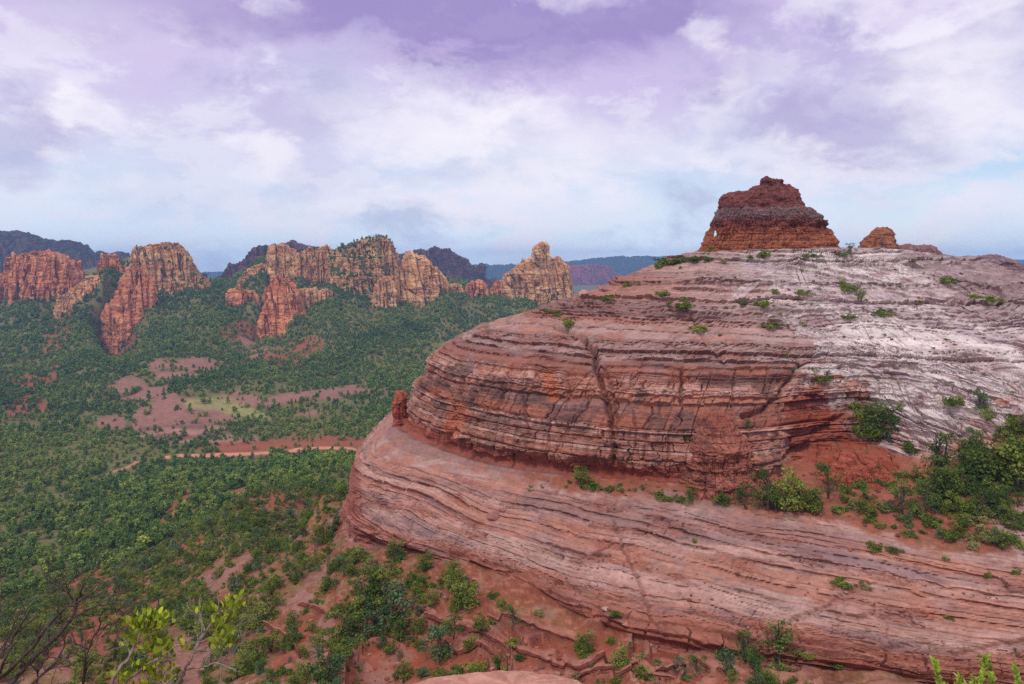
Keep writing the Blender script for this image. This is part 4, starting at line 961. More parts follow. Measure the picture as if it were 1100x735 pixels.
# ------------------------------------------------------------------ plants
def leaf_quads(rs, cen, nrm_out, size, flat=0.5):
    """small random leaf sprays at the given centres"""
    n = len(cen)
    a = rs.normal(size=(n, 3)); a += nrm_out * flat; a /= np.linalg.norm(a, axis=1, keepdims=True)
    b = rs.normal(size=(n, 3)); t = np.cross(a, b); t /= np.linalg.norm(t, axis=1, keepdims=True); q = np.cross(a, t)
    sz = size * rs.uniform(0.6, 1.4, (n, 1)); asp = rs.uniform(0.45, 0.9, (n, 1))
    V = np.stack([cen - t * sz, cen - q * sz * asp, cen + t * sz, cen + q * sz * asp], 1)
    return V.reshape(-1, 3)

def crown_mesh(name, seed, clumps, per, size, mat):
    """clumps: list of (x,y,z,rx,rz); sprays spread through each clump, denser to the outside"""
    rs = np.random.RandomState(seed); Vs, Ts = [], []
    for (x, y, z, rx, rz) in clumps:
        n = max(6, int(per * (rx * rx * rz) ** (2 / 3) / 0.04))
        d = rs.normal(size=(n, 3)); d /= np.linalg.norm(d, axis=1, keepdims=True)
        rr = rs.uniform(0.25, 1.0, (n, 1)) ** 0.5 * rs.uniform(0.8, 1.15, (n, 1))
        c = np.array([x, y, z]) + d * rr * np.array([rx, rx, rz])
        c[:, 2] = np.maximum(c[:, 2], 0.01)
        Vs.append(leaf_quads(rs, c, d, size)); base = rs.uniform(0.15, 0.85)
        Ts.append(np.repeat(np.clip(base + rs.normal(0, 0.17, n), 0, 1), 4))
    V = np.concatenate(Vs); T = np.concatenate(Ts)
    return new_mesh(name, V, np.arange(len(V)), 4, mat, smooth=False, extra={'tint': T})

def tube(P, R, n=6):
    """open tube along points with radii -> verts, quads"""
    P = np.asarray(P, float); R = np.asarray(R, float); T = np.gradient(P, axis=0); T /= np.maximum(np.linalg.norm(T, axis=1, keepdims=True), 1e-9)
    ref = np.array([0.31, 0.9, 0.2]); A1 = np.cross(T, ref); A1 /= np.maximum(np.linalg.norm(A1, axis=1, keepdims=True), 1e-9); A2 = np.cross(T, A1)
    a = np.linspace(0, 2 * math.pi, n, endpoint=False)
    V = P[:, None] + R[:, None, None] * (np.cos(a)[None, :, None] * A1[:, None] + np.sin(a)[None, :, None] * A2[:, None])
    return V.reshape(-1, 3), grid_faces(len(P), n, True)

class Tubes:
    def __init__(s): s.V, s.Q, s.n = [], [], 0
    def add(s, P, R, n=6):
        V, Q = tube(P, R, n); s.V.append(V); s.Q.append(Q + s.n); s.n += len(V)
    def mesh(s, name, mat): return new_mesh(name, np.concatenate(s.V), np.concatenate(s.Q), 4, mat)

def plant_meshes(kind, seed):
    """unit-height plants: (trunk mesh or None, crown mesh or None)"""
    rs = np.random.RandomState(seed); cl = []
    tb = Tubes(); trunk = None
    if kind == 'juniper':
        w = rs.uniform(0.38, 0.5)
        for i in range(15):
            a = rs.uniform(0, 6.28); z = rs.uniform(0.18, 0.86); r = w * math.sqrt(max(0.05, 1 - ((z - 0.42) / 0.6) ** 2)) * rs.uniform(0.35, 0.95)
            q = rs.uniform(0.11, 0.21); cl.append((r * math.cos(a), r * math.sin(a), z, q, q * rs.uniform(0.7, 1.0)))
        cl.append((0, 0, 0.45, 0.22, 0.28)); mat = M_JUN; per, size = 120, 0.030
        lean = rs.normal(0, 0.05, 2); tb.add([(0, 0, -0.08), (lean[0], lean[1], 0.2), (lean[0] * 2, lean[1] * 2, 0.62)], [0.055, 0.042, 0.012])
    elif kind == 'pinyon':
        mat = M_PIN; per, size = 150, 0.022; lean = rs.normal(0, 0.06, 2)
        tb.add([(0, 0, -0.08), (lean[0], lean[1], 0.3), (lean[0] * 1.5, lean[1] * 1.5, 0.65), (lean[0], lean[1], 0.95)], [0.035, 0.028, 0.018, 0.006])
        for i in range(20):
            z = rs.uniform(0.24, 0.97); a = rs.uniform(0, 6.28); w = 0.34 * (1 - ((z - 0.45) / 0.65) ** 2) + 0.03; r = w * rs.uniform(0.3, 1.15)
            q = rs.uniform(0.10, 0.17) ; cl.append((lean[0] * z + r * math.cos(a), lean[1] * z + r * math.sin(a), z, q, q * rs.uniform(0.5, 0.75)))
    elif kind == 'tall_pine':
        mat = M_PIN; per, size = 170, 0.018
        tb.add([(0, 0, -0.06), (0.01, 0, 0.5), (0, 0, 0.98)], [0.026, 0.018, 0.004])
        for i in range(24):
            z = rs.uniform(0.1, 0.97); a = rs.uniform(0, 6.28); w = 0.24 * (1 - z) ** 0.6 + 0.03; r = w * rs.uniform(0.2, 1.0)
            q = rs.uniform(0.09, 0.15) * (1.15 - 0.5 * z); cl.append((r * math.cos(a), r * math.sin(a), z, q, q * 0.8))
    elif kind == 'greybush':
        mat = M_GREY; per, size = 120, 0.030
        for i in range(12):
            a = rs.uniform(0, 6.28); z = rs.uniform(0.15, 0.88); r = 0.36 * math.sqrt(max(0.05, 1 - ((z - 0.4) / 0.62) ** 2)) * rs.uniform(0.4, 1)
            q = rs.uniform(0.11, 0.2); cl.append((r * math.cos(a), r * math.sin(a), z, q, q))
        tb.add([(0, 0, -0.08), (0.02, 0.02, 0.3), (0.03, 0, 0.7)], [0.045, 0.035, 0.012])
    elif kind in ('shrub', 'palebrush'):
        mat = M_JUN if kind == 'shrub' else M_PALE; per, size = (70, 0.05)
        for i in range(9):
            a = rs.uniform(0, 6.28); r = 0.62 * rs.uniform(0, 1); z = rs.uniform(0.15, 0.78) * (1 - 0.4 * r)
            q = rs.uniform(0.16, 0.28); cl.append((r * math.cos(a), r * math.sin(a), z, q, q * 0.75))
        cl.append((0, 0, 0.25, 0.5, 0.25)); tb = None
    elif kind == 'snag':
        tb.add([(0, 0, -0.05), (0.01, 0, 0.4), (0.0, 0.01, 0.75), (0.02, 0, 1.0)], [0.032, 0.026, 0.018, 0.005])
        for i in range(9):
            z = rs.uniform(0.35, 0.95); a = rs.uniform(0, 6.28); L = rs.uniform(0.06, 0.2) * (1.2 - z)
            tb.add([(0, 0, z), (L * math.cos(a), L * math.sin(a), z + L * 0.5), (1.7 * L * math.cos(a), 1.7 * L * math.sin(a), z + L * 1.3)], [0.010, 0.006, 0.002], 4)
        return tb.mesh('trunk', M_DEAD), None
    if tb is not None:
        for (x, y, z, q, _) in cl[:9]:
            z0 = max(0.05, z - 0.22); tb.add([(0, 0, z0), (x * 0.55, y * 0.55, z - 0.06), (x, y, z)], [0.016, 0.010, 0.004], 4)
        trunk = tb.mesh('trunk', M_BARK)
    return trunk, crown_mesh('crown', seed, cl, per, size, mat)

NAMES = {'juniper': 'juniper_tree', 'pinyon': 'pinyon_tree', 'tall_pine': 'pine_tree', 'greybush': 'juniper_tree', 'shrub': 'shrub', 'palebrush': 'brush', 'snag': 'dead_tree'}
CATS = {'juniper': 'tree', 'pinyon': 'tree', 'tall_pine': 'tree', 'greybush': 'tree', 'shrub': 'shrub', 'palebrush': 'shrub', 'snag': 'dead tree'}
LIB = {k: [plant_meshes(k, 1000 + 37 * i + 11 * j) for j in range(4 if k != 'snag' else 2)] for i, k in enumerate(NAMES)}
RS = random.Random(5)

def put_plant(kind, loc, h, wide=1.0, label=None, group=None):
    tr, cr = LIB[kind][RS.randrange(len(LIB[kind]))]
    sc = (h * wide * RS.uniform(0.92, 1.08), h * wide * RS.uniform(0.92, 1.08), h); rz = RS.uniform(0, 6.28)
    if tr is None or cr is None:
        o = add(NAMES[kind], tr or cr, label, CATS[kind], group, loc=loc)
    else:
        o = empty(NAMES[kind], loc, label, CATS[kind], group); add('trunk', tr, parent=o); add('crown', cr, parent=o)
    o.rotation_euler = (0, 0, rz); o.scale = sc
    return o

ORD = ['leftmost', 'second from left', 'third from left', 'fourth from left', 'fifth from left', 'sixth from left', 'seventh from left', 'eighth from left', 'ninth from left', 'tenth from left', 'eleventh from left', 'twelfth from left',
       'thirteenth from left', 'fourteenth from left', 'fifteenth from left', 'sixteenth from left', 'seventeenth from left', 'eighteenth from left', 'nineteenth from left', 'twentieth from left']
WORD = {'juniper': 'bushy green juniper', 'pinyon': 'open crowned pinyon', 'tall_pine': 'slim upright pine', 'greybush': 'grey green juniper', 'shrub': 'low green shrub', 'palebrush': 'pale yellowish brush', 'snag': 'bare dead trunk'}
ZONES = {
 'beside the summit block on the dome crest': [(762,269,8,'juniper'),(806,277,5,'shrub'),(820,275,9,'shrub'),(866,276,6,'shrub'),(876,276,5,'shrub'),(914,273,14,'pinyon'),(904,274,6,'shrub'),(708,287,6,'shrub'),(713,284,10,'shrub'),(723,284,9,'shrub'),(736,281,7,'shrub'),(747,280,8,'shrub'),(760,280,6,'shrub'),(776,282,5,'palebrush'),(730,288,4,'palebrush')],
 'on the upper left slope': [(588,336,6,'shrub'),(600,338,7,'shrub'),(610,350,13,'shrub'),(650,322,8,'shrub'),(672,307,5,'shrub'),(684,305,5,'palebrush'),(712,317,9,'shrub'),(719,328,7,'palebrush'),(737,334,16,'juniper'),(730,331,8,'shrub'),(751,356,9,'shrub'),(798,327,6,'shrub'),(818,328,11,'shrub'),(828,352,9,'shrub'),(845,383,7,'juniper')],
 'on the bleached upper right slope': [(833,315,6,'shrub'),(861,316,8,'shrub'),(870,318,5,'palebrush'),(905,310,12,'juniper'),(912,312,11,'shrub'),(924,322,14,'juniper'),(863,350,5,'palebrush'),(910,342,7,'shrub'),(944,339,11,'shrub'),(956,338,8,'palebrush'),(985,326,6,'palebrush'),(980,283,5,'shrub'),(1018,304,9,'shrub'),(1050,322,9,'shrub'),(1062,323,9,'shrub'),(1075,325,8,'palebrush'),(872,408,16,'juniper'),(882,410,9,'shrub'),(888,408,14,'greybush')],
 'along the lower edge of the white slab': [(914,436,7,'shrub'),(928,450,20,'juniper'),(936,472,42,'juniper'),(946,470,38,'pinyon'),(956,472,24,'greybush'),(966,438,8,'palebrush'),(1019,436,12,'shrub'),(1030,440,16,'juniper'),(1052,443,22,'greybush'),(1060,450,14,'juniper'),(1087,424,6,'palebrush'),(1046,475,18,'greybush'),(1072,470,16,'juniper'),(1088,470,24,'juniper'),(1100,468,28,'juniper'),(978,486,15,'shrub')],
 'along the foot of the cliff band': [(624,523,24,'juniper'),(633,524,9,'shrub'),(643,525,7,'palebrush'),(655,526,8,'shrub'),(666,526,8,'palebrush'),(690,525,6,'palebrush'),(711,537,12,'shrub'),(726,537,8,'palebrush'),(739,539,20,'juniper'),(777,540,16,'shrub'),(741,471,9,'shrub'),(780,456,8,'shrub'),(803,458,9,'juniper'),(797,489,20,'juniper')],
 'in the tree belt of the red gully': [(803,546,28,'pinyon'),(824,547,46,'pinyon'),(834,549,34,'juniper'),(846,548,46,'juniper'),(858,549,38,'juniper'),(868,548,30,'juniper'),(889,536,38,'pinyon'),(900,549,8,'shrub'),(908,529,12,'shrub'),(929,543,24,'pinyon'),(965,555,44,'pinyon'),(986,518,17,'juniper'),(993,553,36,'pinyon'),(1008,504,42,'pinyon'),(1015,540,36,'pinyon'),(1029,571,22,'juniper'),(1037,532,30,'pinyon'),(1055,520,42,'juniper'),(1066,550,26,'pinyon'),(1074,518,52,'juniper')],
 'at the right end of the red gully': [(1080,545,26,'pinyon'),(1092,526,56,'juniper'),(1098,505,40,'juniper'),(1045,583,14,'palebrush'),(1072,585,18,'greybush'),(1012,578,12,'juniper'),(1057,560,14,'palebrush'),(1090,560,16,'shrub')],
 'on the pink slickrock apron': [(939,590,12,'shrub'),(961,593,8,'shrub'),(976,576,7,'shrub'),(910,631,9,'shrub'),(899,627,9,'shrub'),(930,632,9,'palebrush'),(1014,602,6,'palebrush'),(1060,619,6,'shrub'),(1090,616,6,'shrub'),(936,560,5,'shrub'),(660,660,8,'shrub'),(486,636,11,'shrub'),(1058,714,12,'shrub'),(1091,702,6,'greybush'),(867,706,7,'shrub'),(900,716,7,'shrub'),(745,582,4,'shrub'),(1020,663,5,'shrub')],
 'on the red soil below the apron': [(518,667,22,'juniper'),(628,692,24,'juniper'),(683,704,13,'palebrush'),(668,702,10,'palebrush'),(513,714,16,'shrub'),(492,715,12,'shrub'),(539,726,9,'palebrush'),(580,728,8,'palebrush'),(453,724,8,'shrub'),(700,722,9,'palebrush'),(735,726,12,'greybush'),(787,733,15,'juniper'),(802,709,32,'pinyon'),(811,722,28,'pinyon'),(822,728,20,'juniper'),(836,716,56,'tall_pine'),(831,734,16,'juniper'),(853,718,14,'shrub'),(868,738,18,'juniper'),(640,714,5,'palebrush'),(760,715,6,'palebrush')],
 'in the tree clump below the left end': [(397,640,36,'greybush'),(410,644,42,'juniper'),(422,674,52,'greybush'),(433,666,46,'snag'),(443,634,17,'juniper'),(449,679,20,'juniper'),(472,708,40,'greybush'),(487,681,25,'pinyon'),(372,690,40,'juniper'),(388,664,30,'juniper'),(401,677,32,'greybush'),(413,664,30,'juniper'),(419,694,11,'shrub'),(353,733,46,'greybush'),(375,700,16,'greybush'),(433,733,26,'snag'),(427,726,15,'greybush'),(380,664,22,'juniper'),(366,712,26,'juniper'),(340,735,22,'juniper')],
}

def ground_at(x, y): return float(terr(np.array([x]), np.array([y]))[0])

def plant_zones():
    for zone, L in ZONES.items():
        cnt = {}
        for u, v, h, k in sorted(L, key=lambda q: q[0]):
            p, src = DM.at(u, v, 0 if zone.startswith(('beside', 'on the upper', 'on the bl', 'along', 'on the pink')) else None)
            if zone.startswith('on the red') and src == 0:
                y_ = p.y; p = Vector(P3(u, v, y_ - 2.0)); p.z = ground_at(p.x, p.y); src = 2
            if src == 1 and p.y < 135 and u > 480: p.x *= 1 - 1.6 / p.y; p.y -= 1.6; p.z = ground_at(p.x, p.y)
            i = cnt.get(k, 0); cnt[k] = i + 1; n = sum(1 for q in L if q[3] == k)
            hm = h * p.y / F * 1.05; p.z -= 0.05 * hm
            lab = f"{WORD[k]} {zone}" + (f", {ORD[i]}" if n > 1 else '')
            put_plant(k, p, hm, RS.uniform(0.95, 1.25) * (1.5 if k == 'shrub' and h < 12 else 1.0) if k not in ('tall_pine', 'snag') else 1.5 if k == 'tall_pine' else 1.0, lab, 'plants growing on and around the dome')
    # undergrowth scattered through the gully
    rs = np.random.RandomState(9); n = 0
    while n < 120:
        u, v = rs.uniform(905, 1105), rs.uniform(495, 600)
        if not inpoly(np.array([u]), np.array([v]), [(900,545),(930,505),(965,496),(1003,506),(1048,496),(1105,470),(1105,590),(1050,590),(985,580),(920,560)])[0]: continue
        p, src = DM.at(u, v, 0); k = ['shrub', 'shrub', 'palebrush', 'greybush', 'juniper'][rs.randint(5)]
        hm = rs.uniform(0.6, 2.3) * (1.4 if k == 'juniper' else 1); put_plant(k, p, hm, 1.2, {'shrub': 'small green shrub among the undergrowth of the red gully', 'palebrush': 'small pale brush tuft among the undergrowth of the red gully', 'greybush': 'small grey green bush among the undergrowth of the red gully', 'juniper': 'young juniper bush among the undergrowth of the red gully'}[k], 'undergrowth in the red gully'); n += 1
    for _ in range(34):
        u = rs.uniform(1000, 1104); v = rs.uniform(500, 566) - (u - 1000) * 0.22; p, src = DM.at(u, v, 0); k = ['pinyon', 'juniper', 'pinyon', 'tall_pine'][rs.randint(4)]
        put_plant(k, p, rs.uniform(16, 40) * p.y / F, 1.0, f"{WORD[k]} crowded into the thicket at the right end of the red gully", 'thicket at the right end of the gully')
    for _ in range(26):
        u = rs.uniform(570, 900); v = 519 + (u - 570) * 0.08 + rs.uniform(-5, 9); p, src = DM.at(u, v, 0)
        put_plant('palebrush' if rs.rand() < 0.6 else 'shrub', p, rs.uniform(0.3, 0.8), 1.3, 'tiny tuft of brush on the red bench under the cliff', 'tufts on the bench')
    for _ in range(40):
        u = rs.uniform(690, 1100); v = rs.uniform(285, 440)
        p, src = DM.at(u, v, 0); put_plant('palebrush' if rs.rand() < 0.55 else 'shrub', p, rs.uniform(0.3, 0.8), 1.5, 'tiny tuft of brush in a crevice of the upper dome', 'tufts on the upper dome')
plant_zones()

# ---- the left slope: shrubs one can tell apart near by, the forest beyond
def scatter(rng, n, r0, r1, a0, a1):
    r = np.sqrt(rng.uniform(r0 * r0, r1 * r1, n)); a = rng.uniform(a0, a1, n); return r * np.sin(a), r * np.cos(a)

def bare(x, y, z, lists, thin):
    m = np.zeros(len(x), bool)
    for L in lists: m |= clearing(x, y, z, L)
    return m

def veg_stuff(name, pts_, size, tint, src_objs, label, cat):
    me = bpy.data.meshes.new(name); me.vertices.add(len(pts_)); me.vertices.foreach_set('co', np.asarray(pts_, np.float32).ravel())
    for nm, val in (('size', size), ('plant', tint)):
        a = me.attributes.new(nm, 'FLOAT', 'POINT'); a.data.foreach_set('value', np.asarray(val, np.float32))
    rs = np.random.RandomState(len(pts_))
    a = me.attributes.new('turn', 'FLOAT_VECTOR', 'POINT'); rv = np.zeros((len(pts_), 3), np.float32); rv[:, 2] = rs.uniform(0, 6.28, len(pts_)); a.data.foreach_set('vector', rv.ravel())
    a = me.attributes.new('pick', 'INT', 'POINT'); a.data.foreach_set('value', rs.randint(0, len(src_objs), len(pts_)).astype(np.int32))
    o = bpy.data.objects.new(name, me); C.objects.link(o); tag(o, label, cat, None, 'stuff')
    ng = bpy.data.node_groups.new(name, 'GeometryNodeTree')
    ng.interface.new_socket('Geometry', in_out='INPUT', socket_type='NodeSocketGeometry'); ng.interface.new_socket('Geometry', in_out='OUTPUT', socket_type='NodeSocketGeometry')
    N = ng.nodes.new; Lk = ng.links.new
    gi, go = N('NodeGroupInput'), N('NodeGroupOutput'); ip = N('GeometryNodeInstanceOnPoints'); g2 = N('GeometryNodeGeometryToInstance')
    mp = N('GeometryNodeMeshToPoints'); Lk(gi.outputs[0], mp.inputs['Mesh']); Lk(mp.outputs[0], ip.inputs['Points'])
    for so in reversed(src_objs):
        oi = N('GeometryNodeObjectInfo'); oi.inputs['Object'].default_value = so; oi.transform_space = 'ORIGINAL'
        Lk(oi.outputs['Geometry'], g2.inputs[0])
    Lk(g2.outputs[0], ip.inputs['Instance']); ip.inputs['Pick Instance'].default_value = True
    def attr(nm, typ):
        a = N('GeometryNodeInputNamedAttribute'); a.data_type = typ; a.inputs['Name'].default_value = nm; return [s for s in a.outputs if s.enabled][0]
    Lk(attr('pick', 'INT'), ip.inputs['Instance Index']); Lk(attr('turn', 'FLOAT_VECTOR'), ip.inputs['Rotation']); Lk(attr('size', 'FLOAT'), ip.inputs['Scale'])
    Lk(ip.outputs[0], go.inputs[0])
    md = o.modifiers.new('plants', 'NODES'); md.node_group = ng
    return o

def forest_crown(seed, kind):
    rs = np.random.RandomState(seed); cl = []
    cl.append((0, 0, 0.4, 0.26, 0.3))
    if kind == 0:      # rounded juniper
        for i in range(8):
            a = rs.uniform(0, 6.28); z = rs.uniform(0.25, 0.8); r = 0.42 * rs.uniform(0.2, 1); q = rs.uniform(0.15, 0.25); cl.append((r * math.cos(a), r * math.sin(a), z, q, q * 0.85))
    else:              # pointed pinyon
        for i in range(9):
            z = rs.uniform(0.2, 1.0); a = rs.uniform(0, 6.28); r = 0.34 * (1.1 - z) * rs.uniform(0.3, 1); q = 0.19 * (1.25 - 0.6 * z); cl.append((r * math.cos(a), r * math.sin(a), z, q, q))
    return crown_mesh('forest_tree', seed, cl, 42, 0.065, M_FOREST1), crown_mesh('forest_crown', seed, cl, 42, 0.065, M_FOREST)

def dome_foot(x, y):
    tf = np.linspace(-math.pi, math.pi, 3600, endpoint=False); R, Z = dome_levels(tf)
    return np.hypot(x - CX, y - CY) < np.interp(np.arctan2(x - CX, -(y - CY)), tf, R[0], period=2 * math.pi) + 1.0

def plant_slopes():
    rng = np.random.RandomState(77); d2 = math.radians
    # forest of the valley and the far ridge
    x, y = scatter(rng, 74000, 330, 1680, d2(-41), d2(14)); r = r_of(x, y); z = terr(x, y)
    u, v = proj(x, y, z)
    dens = 0.62 + 0.75 * fbm(x / 60, y / 60, x * 0, 3, 311) + 0.25 * fbm(x / 16, y / 16, x * 0, 2, 313)
    dens = dens * np.where(r < 560, 1.0, 0.85) + 0.2
    no = rng.rand(len(x)) < np.maximum(np.maximum(0.9 * clearing(x, y, z, SLICK, 18, 2.5), 0.9 * clearing(x, y, z, MEADOW)), 0.62 * clearing(x, y, z, SOILP))
    rd = polydist(u, v - 3.5, ROADPX) < 4.6; rd |= polydist(u, v, [(215,484),(250,481),(300,478),(350,476.5),(410,475)]) < 2.2
    for pth in ([(150,492),(146,497),(128,503),(112,512),(98,517)], [(202,534),(196,545),(184,553),(172,560)]): rd |= polydist(u, v - 2.5, pth) < 3.6
    ok = (rng.rand(len(x)) < dens) & ~no & ~(rd & (y < 800)) & (u > -260) & (u < 760)
    x, y, z, r, u, v = [q[ok] for q in (x, y, z, r, u, v)]
    bt = np.concatenate(BUTTE_TREES); x = np.concatenate([x, bt[:, 0]]); y = np.concatenate([y, bt[:, 1]]); z = np.concatenate([z, bt[:, 2] - 0.3]); r = r_of(x, y); u, v = proj(x, y, z)
    big = fbm(x / 80, y / 80, x * 0, 3, 317)
    size = np.clip(np.exp(rng.normal(1.42, 0.33, len(x))), 1.8, 8.5) * (1 + 0.3 * big) * np.where(r > 900, 1.2, 1.0)
    size[-len(bt):] *= 0.7
    tint = np.clip(0.5 + 0.75 * fbm(x / 70, y / 70, x * 0, 3, 331) + 0.22 * rng.normal(size=len(x)) + 0.28 * (clearing(x, y, z, GRASSY, 20, 12)), 0, 1)
    src = []
    inview = (u > 0) & (u < 430) & (v > 300) & (v < 735)
    o_ = np.argsort(-(size / r) * inview)[:300]; keep = np.ones(len(x), bool); keep[o_] = False
    var = [forest_crown(2000 + i, i % 2) for i in range(6)]
    for n, i in enumerate(o_):
        me = var[n % 6][0]
        o = add('forest_tree', me, ('rounded green juniper' if n % 2 == 0 else 'pointed dark green pinyon') + ' at the near edge of the valley forest', 'tree', 'nearest trees of the valley forest', loc=(x[i], y[i], z[i] - 0.2))
        o.scale = (size[i] * 1.1, size[i] * 1.1, size[i]); o.rotation_euler = (0, 0, rng.uniform(0, 6.28))
    # the instanced crowns are copies of six of these trees' crowns
    for i in range(6):
        x0 = keep.nonzero()[0][i * 50]; keep[x0] = False
        o = add('forest_tree', var[i][1], ('rounded green juniper' if i % 2 == 0 else 'pointed dark green pinyon') + ' deep in the valley forest', 'tree', 'trees of the valley forest', loc=(x[x0], y[x0], z[x0] - 0.2)); o.scale = (size[x0],) * 3
        src.append(o)
    veg_stuff('forest', np.stack([x, y, z - 0.25], 1)[keep], size[keep], tint[keep], src, 'dark green pinyon and juniper forest covering the valley and the far slopes', 'forest')
    # shrubs and small trees of the near slope
    x, y = scatter(rng, 21000, 88, 372, d2(-41), d2(22)); z = terr(x, y); r = r_of(x, y); u, v = proj(x, y, z)
    dens = 0.88 + 0.8 * fbm(x / 24, y / 24, x * 0, 3, 337) + 0.3 * sstep(r, 190, 330)
    no = rng.rand(len(x)) < np.maximum(0.8 * clearing(x, y, z, ROCKP), 0.4 * clearing(x, y, z, SOILP))
    inside = dome_foot(x, y) | ((u > 520) & (rng.rand(len(x)) < 0.35))
    lim = inpoly(u, v, [(-200,400),(365,400),(372,560),(365,590),(440,600),(520,630),(600,660),(700,700),(900,720),(900,800),(-200,900)])
    ok = (rng.rand(len(x)) < dens * np.where(r < 170, 0.7, 0.95)) & ~no & ~inside & lim & (u > -190)
    x, y, z, r, u, v = [q[ok] for q in (x, y, z, r, u, v)]
    size = np.exp(rng.normal(0.5, 0.45, len(x))); size = np.clip(size, 0.6, 4.6)
    inview = (u > 0) & (v < 745)
    o_ = np.argsort(-(size / r) * inview)[:300]; keep = np.ones(len(x), bool); keep[o_] = False
    kk = ['shrub', 'juniper', 'palebrush', 'juniper', 'greybush', 'shrub', 'pinyon']
    for i in o_:
        k = kk[rng.randint(len(kk))]
        if size[i] > 2.2 and k in ('shrub', 'palebrush'): k = 'juniper'
        side = 'upper part' if v[i] < 630 else 'lower left' if u[i] < 220 else 'lower right'
        put_plant(k, (x[i], y[i], z[i] - 0.08), size[i] * (1.0 if k not in ('shrub', 'palebrush') else 0.75), 1.15, f"{WORD[k]} over the {side} of the brushy slope beside the dome", 'shrubs and small trees on the brushy left slope')
    rs2 = keep.nonzero()[0]; src2 = []
    for k, m in (('shrub', 0), ('shrub', 1), ('palebrush', 0), ('greybush', 0)):
        i = rs2[17 + 40 * len(src2)]; keep[i] = False
        o = add('shrub', LIB[k][m][1], 'small bush far down the brushy slope left of the dome', 'shrub', 'small bushes far down the left slope', loc=(x[i], y[i], z[i])); o.scale = (size[i],) * 3; src2.append(o)
    veg_stuff('brush', np.stack([x, y, z - 0.05], 1)[keep], size[keep] * 0.85, rng.rand(keep.sum()), src2, 'low green brush covering the left slope between the larger shrubs', 'brush')
plant_slopes()

# ---- plants at the photographer's feet
def leaf_mesh(name, cen, dirs, length, width, mat, tints, rs):
    """ovate, slightly cupped leaves: midrib plus two rows of edge points"""
    n = len(cen); d = dirs / np.linalg.norm(dirs, axis=1, keepdims=True)
    s = np.cross(d, rs.normal(size=(n, 3))); s /= np.linalg.norm(s, axis=1, keepdims=True); q = np.cross(s, d)
    L = length * rs.uniform(0.7, 1.25, (n, 1)); W = width * rs.uniform(0.8, 1.2, (n, 1))
    rows = [(0.0, 0.02, 0.0), (0.22, 0.36, 0.05), (0.5, 0.5, 0.06), (0.78, 0.36, 0.02), (1.0, 0.02, -0.06)]
    V = []
    for a, b, c in rows:
        m = cen + d * L * a + q * L * c
        V += [m - s * W * b + q * W * b * 0.35, m, m + s * W * b + q * W * b * 0.35]
    V = np.stack(V, 1); nv = 15
    f = []
    for i in range(4):
        for j in range(2): a = i * 3 + j; f.append([a, a + 1, a + 4, a + 3])
    Fc = (np.array(f)[None] + (np.arange(n) * nv)[:, None, None]).reshape(-1, 4)
    return new_mesh(name, V.reshape(-1, 3), Fc, 4, mat, smooth=True, extra={'tint': np.repeat(tints, nv)})

M_LEAFY = mat_leaf('bright_leaf', [srgb(104,128,44), srgb(160,178,56), srgb(204,212,84), srgb(226,224,130)], 0.45)
M_LEAFR = mat_leaf('spring_leaf', [srgb(112,150,44), srgb(146,182,62), srgb(176,200,84), srgb(190,206,110)], 0.45)
M_TWIG = mat_plain('twig', srgb(80, 66, 64), 0.9, 60, 0.4)
M_TWIGP = mat_plain('pale_twig', srgb(150, 136, 124), 0.9, 60, 0.35)

def branch3(px, Y, rs, jit=0.010, r0=0.008, r1=0.002):
    """branch through photo points at about Y metres, wandering a little in depth"""
    P = np.array([P3(u, v, Y + dy) for (u, v), dy in zip(px, np.cumsum(rs.normal(0, 0.05, len(px))))])
    t = np.linspace(0, len(P) - 1, (len(P) - 1) * 7 + 1); i = np.minimum(t.astype(int), len(P) - 2); f = (t - i)[:, None]
    Q = P[i] * (1 - f) + P[i + 1] * f; Q[1:-1] += rs.normal(0, jit * 0.5, (len(Q) - 2, 3)); Q = gsmooth(Q, 0.8, 0)
    return Q, np.linspace(r0, r1, len(Q))

def twigs(tb, Q, R, rs, n, L, depth=2, up=0.5):
    for _ in range(n):
        i = rs.randint(len(Q) // 5, len(Q) - 1); d = Q[min(i + 1, len(Q) - 1)] - Q[i - 1]; d /= max(np.linalg.norm(d), 1e-6)
        d = d + rs.normal(0, 0.75, 3) + np.array([0, 0, up * 0.4]); d /= np.linalg.norm(d); l = L * rs.uniform(0.4, 1.3); m = 6
        p = [Q[i]]
        for k in range(m): d = d + rs.normal(0, 0.16, 3); d /= np.linalg.norm(d); p.append(p[-1] + d * l / m)
        p = np.array(p); r = np.linspace(min(R[i] * 0.7, 0.0035), 0.0007, len(p)); tb.add(p, r, 4)
        if depth > 0: twigs(tb, p, r, rs, 3, l * 0.5, depth - 1, up)


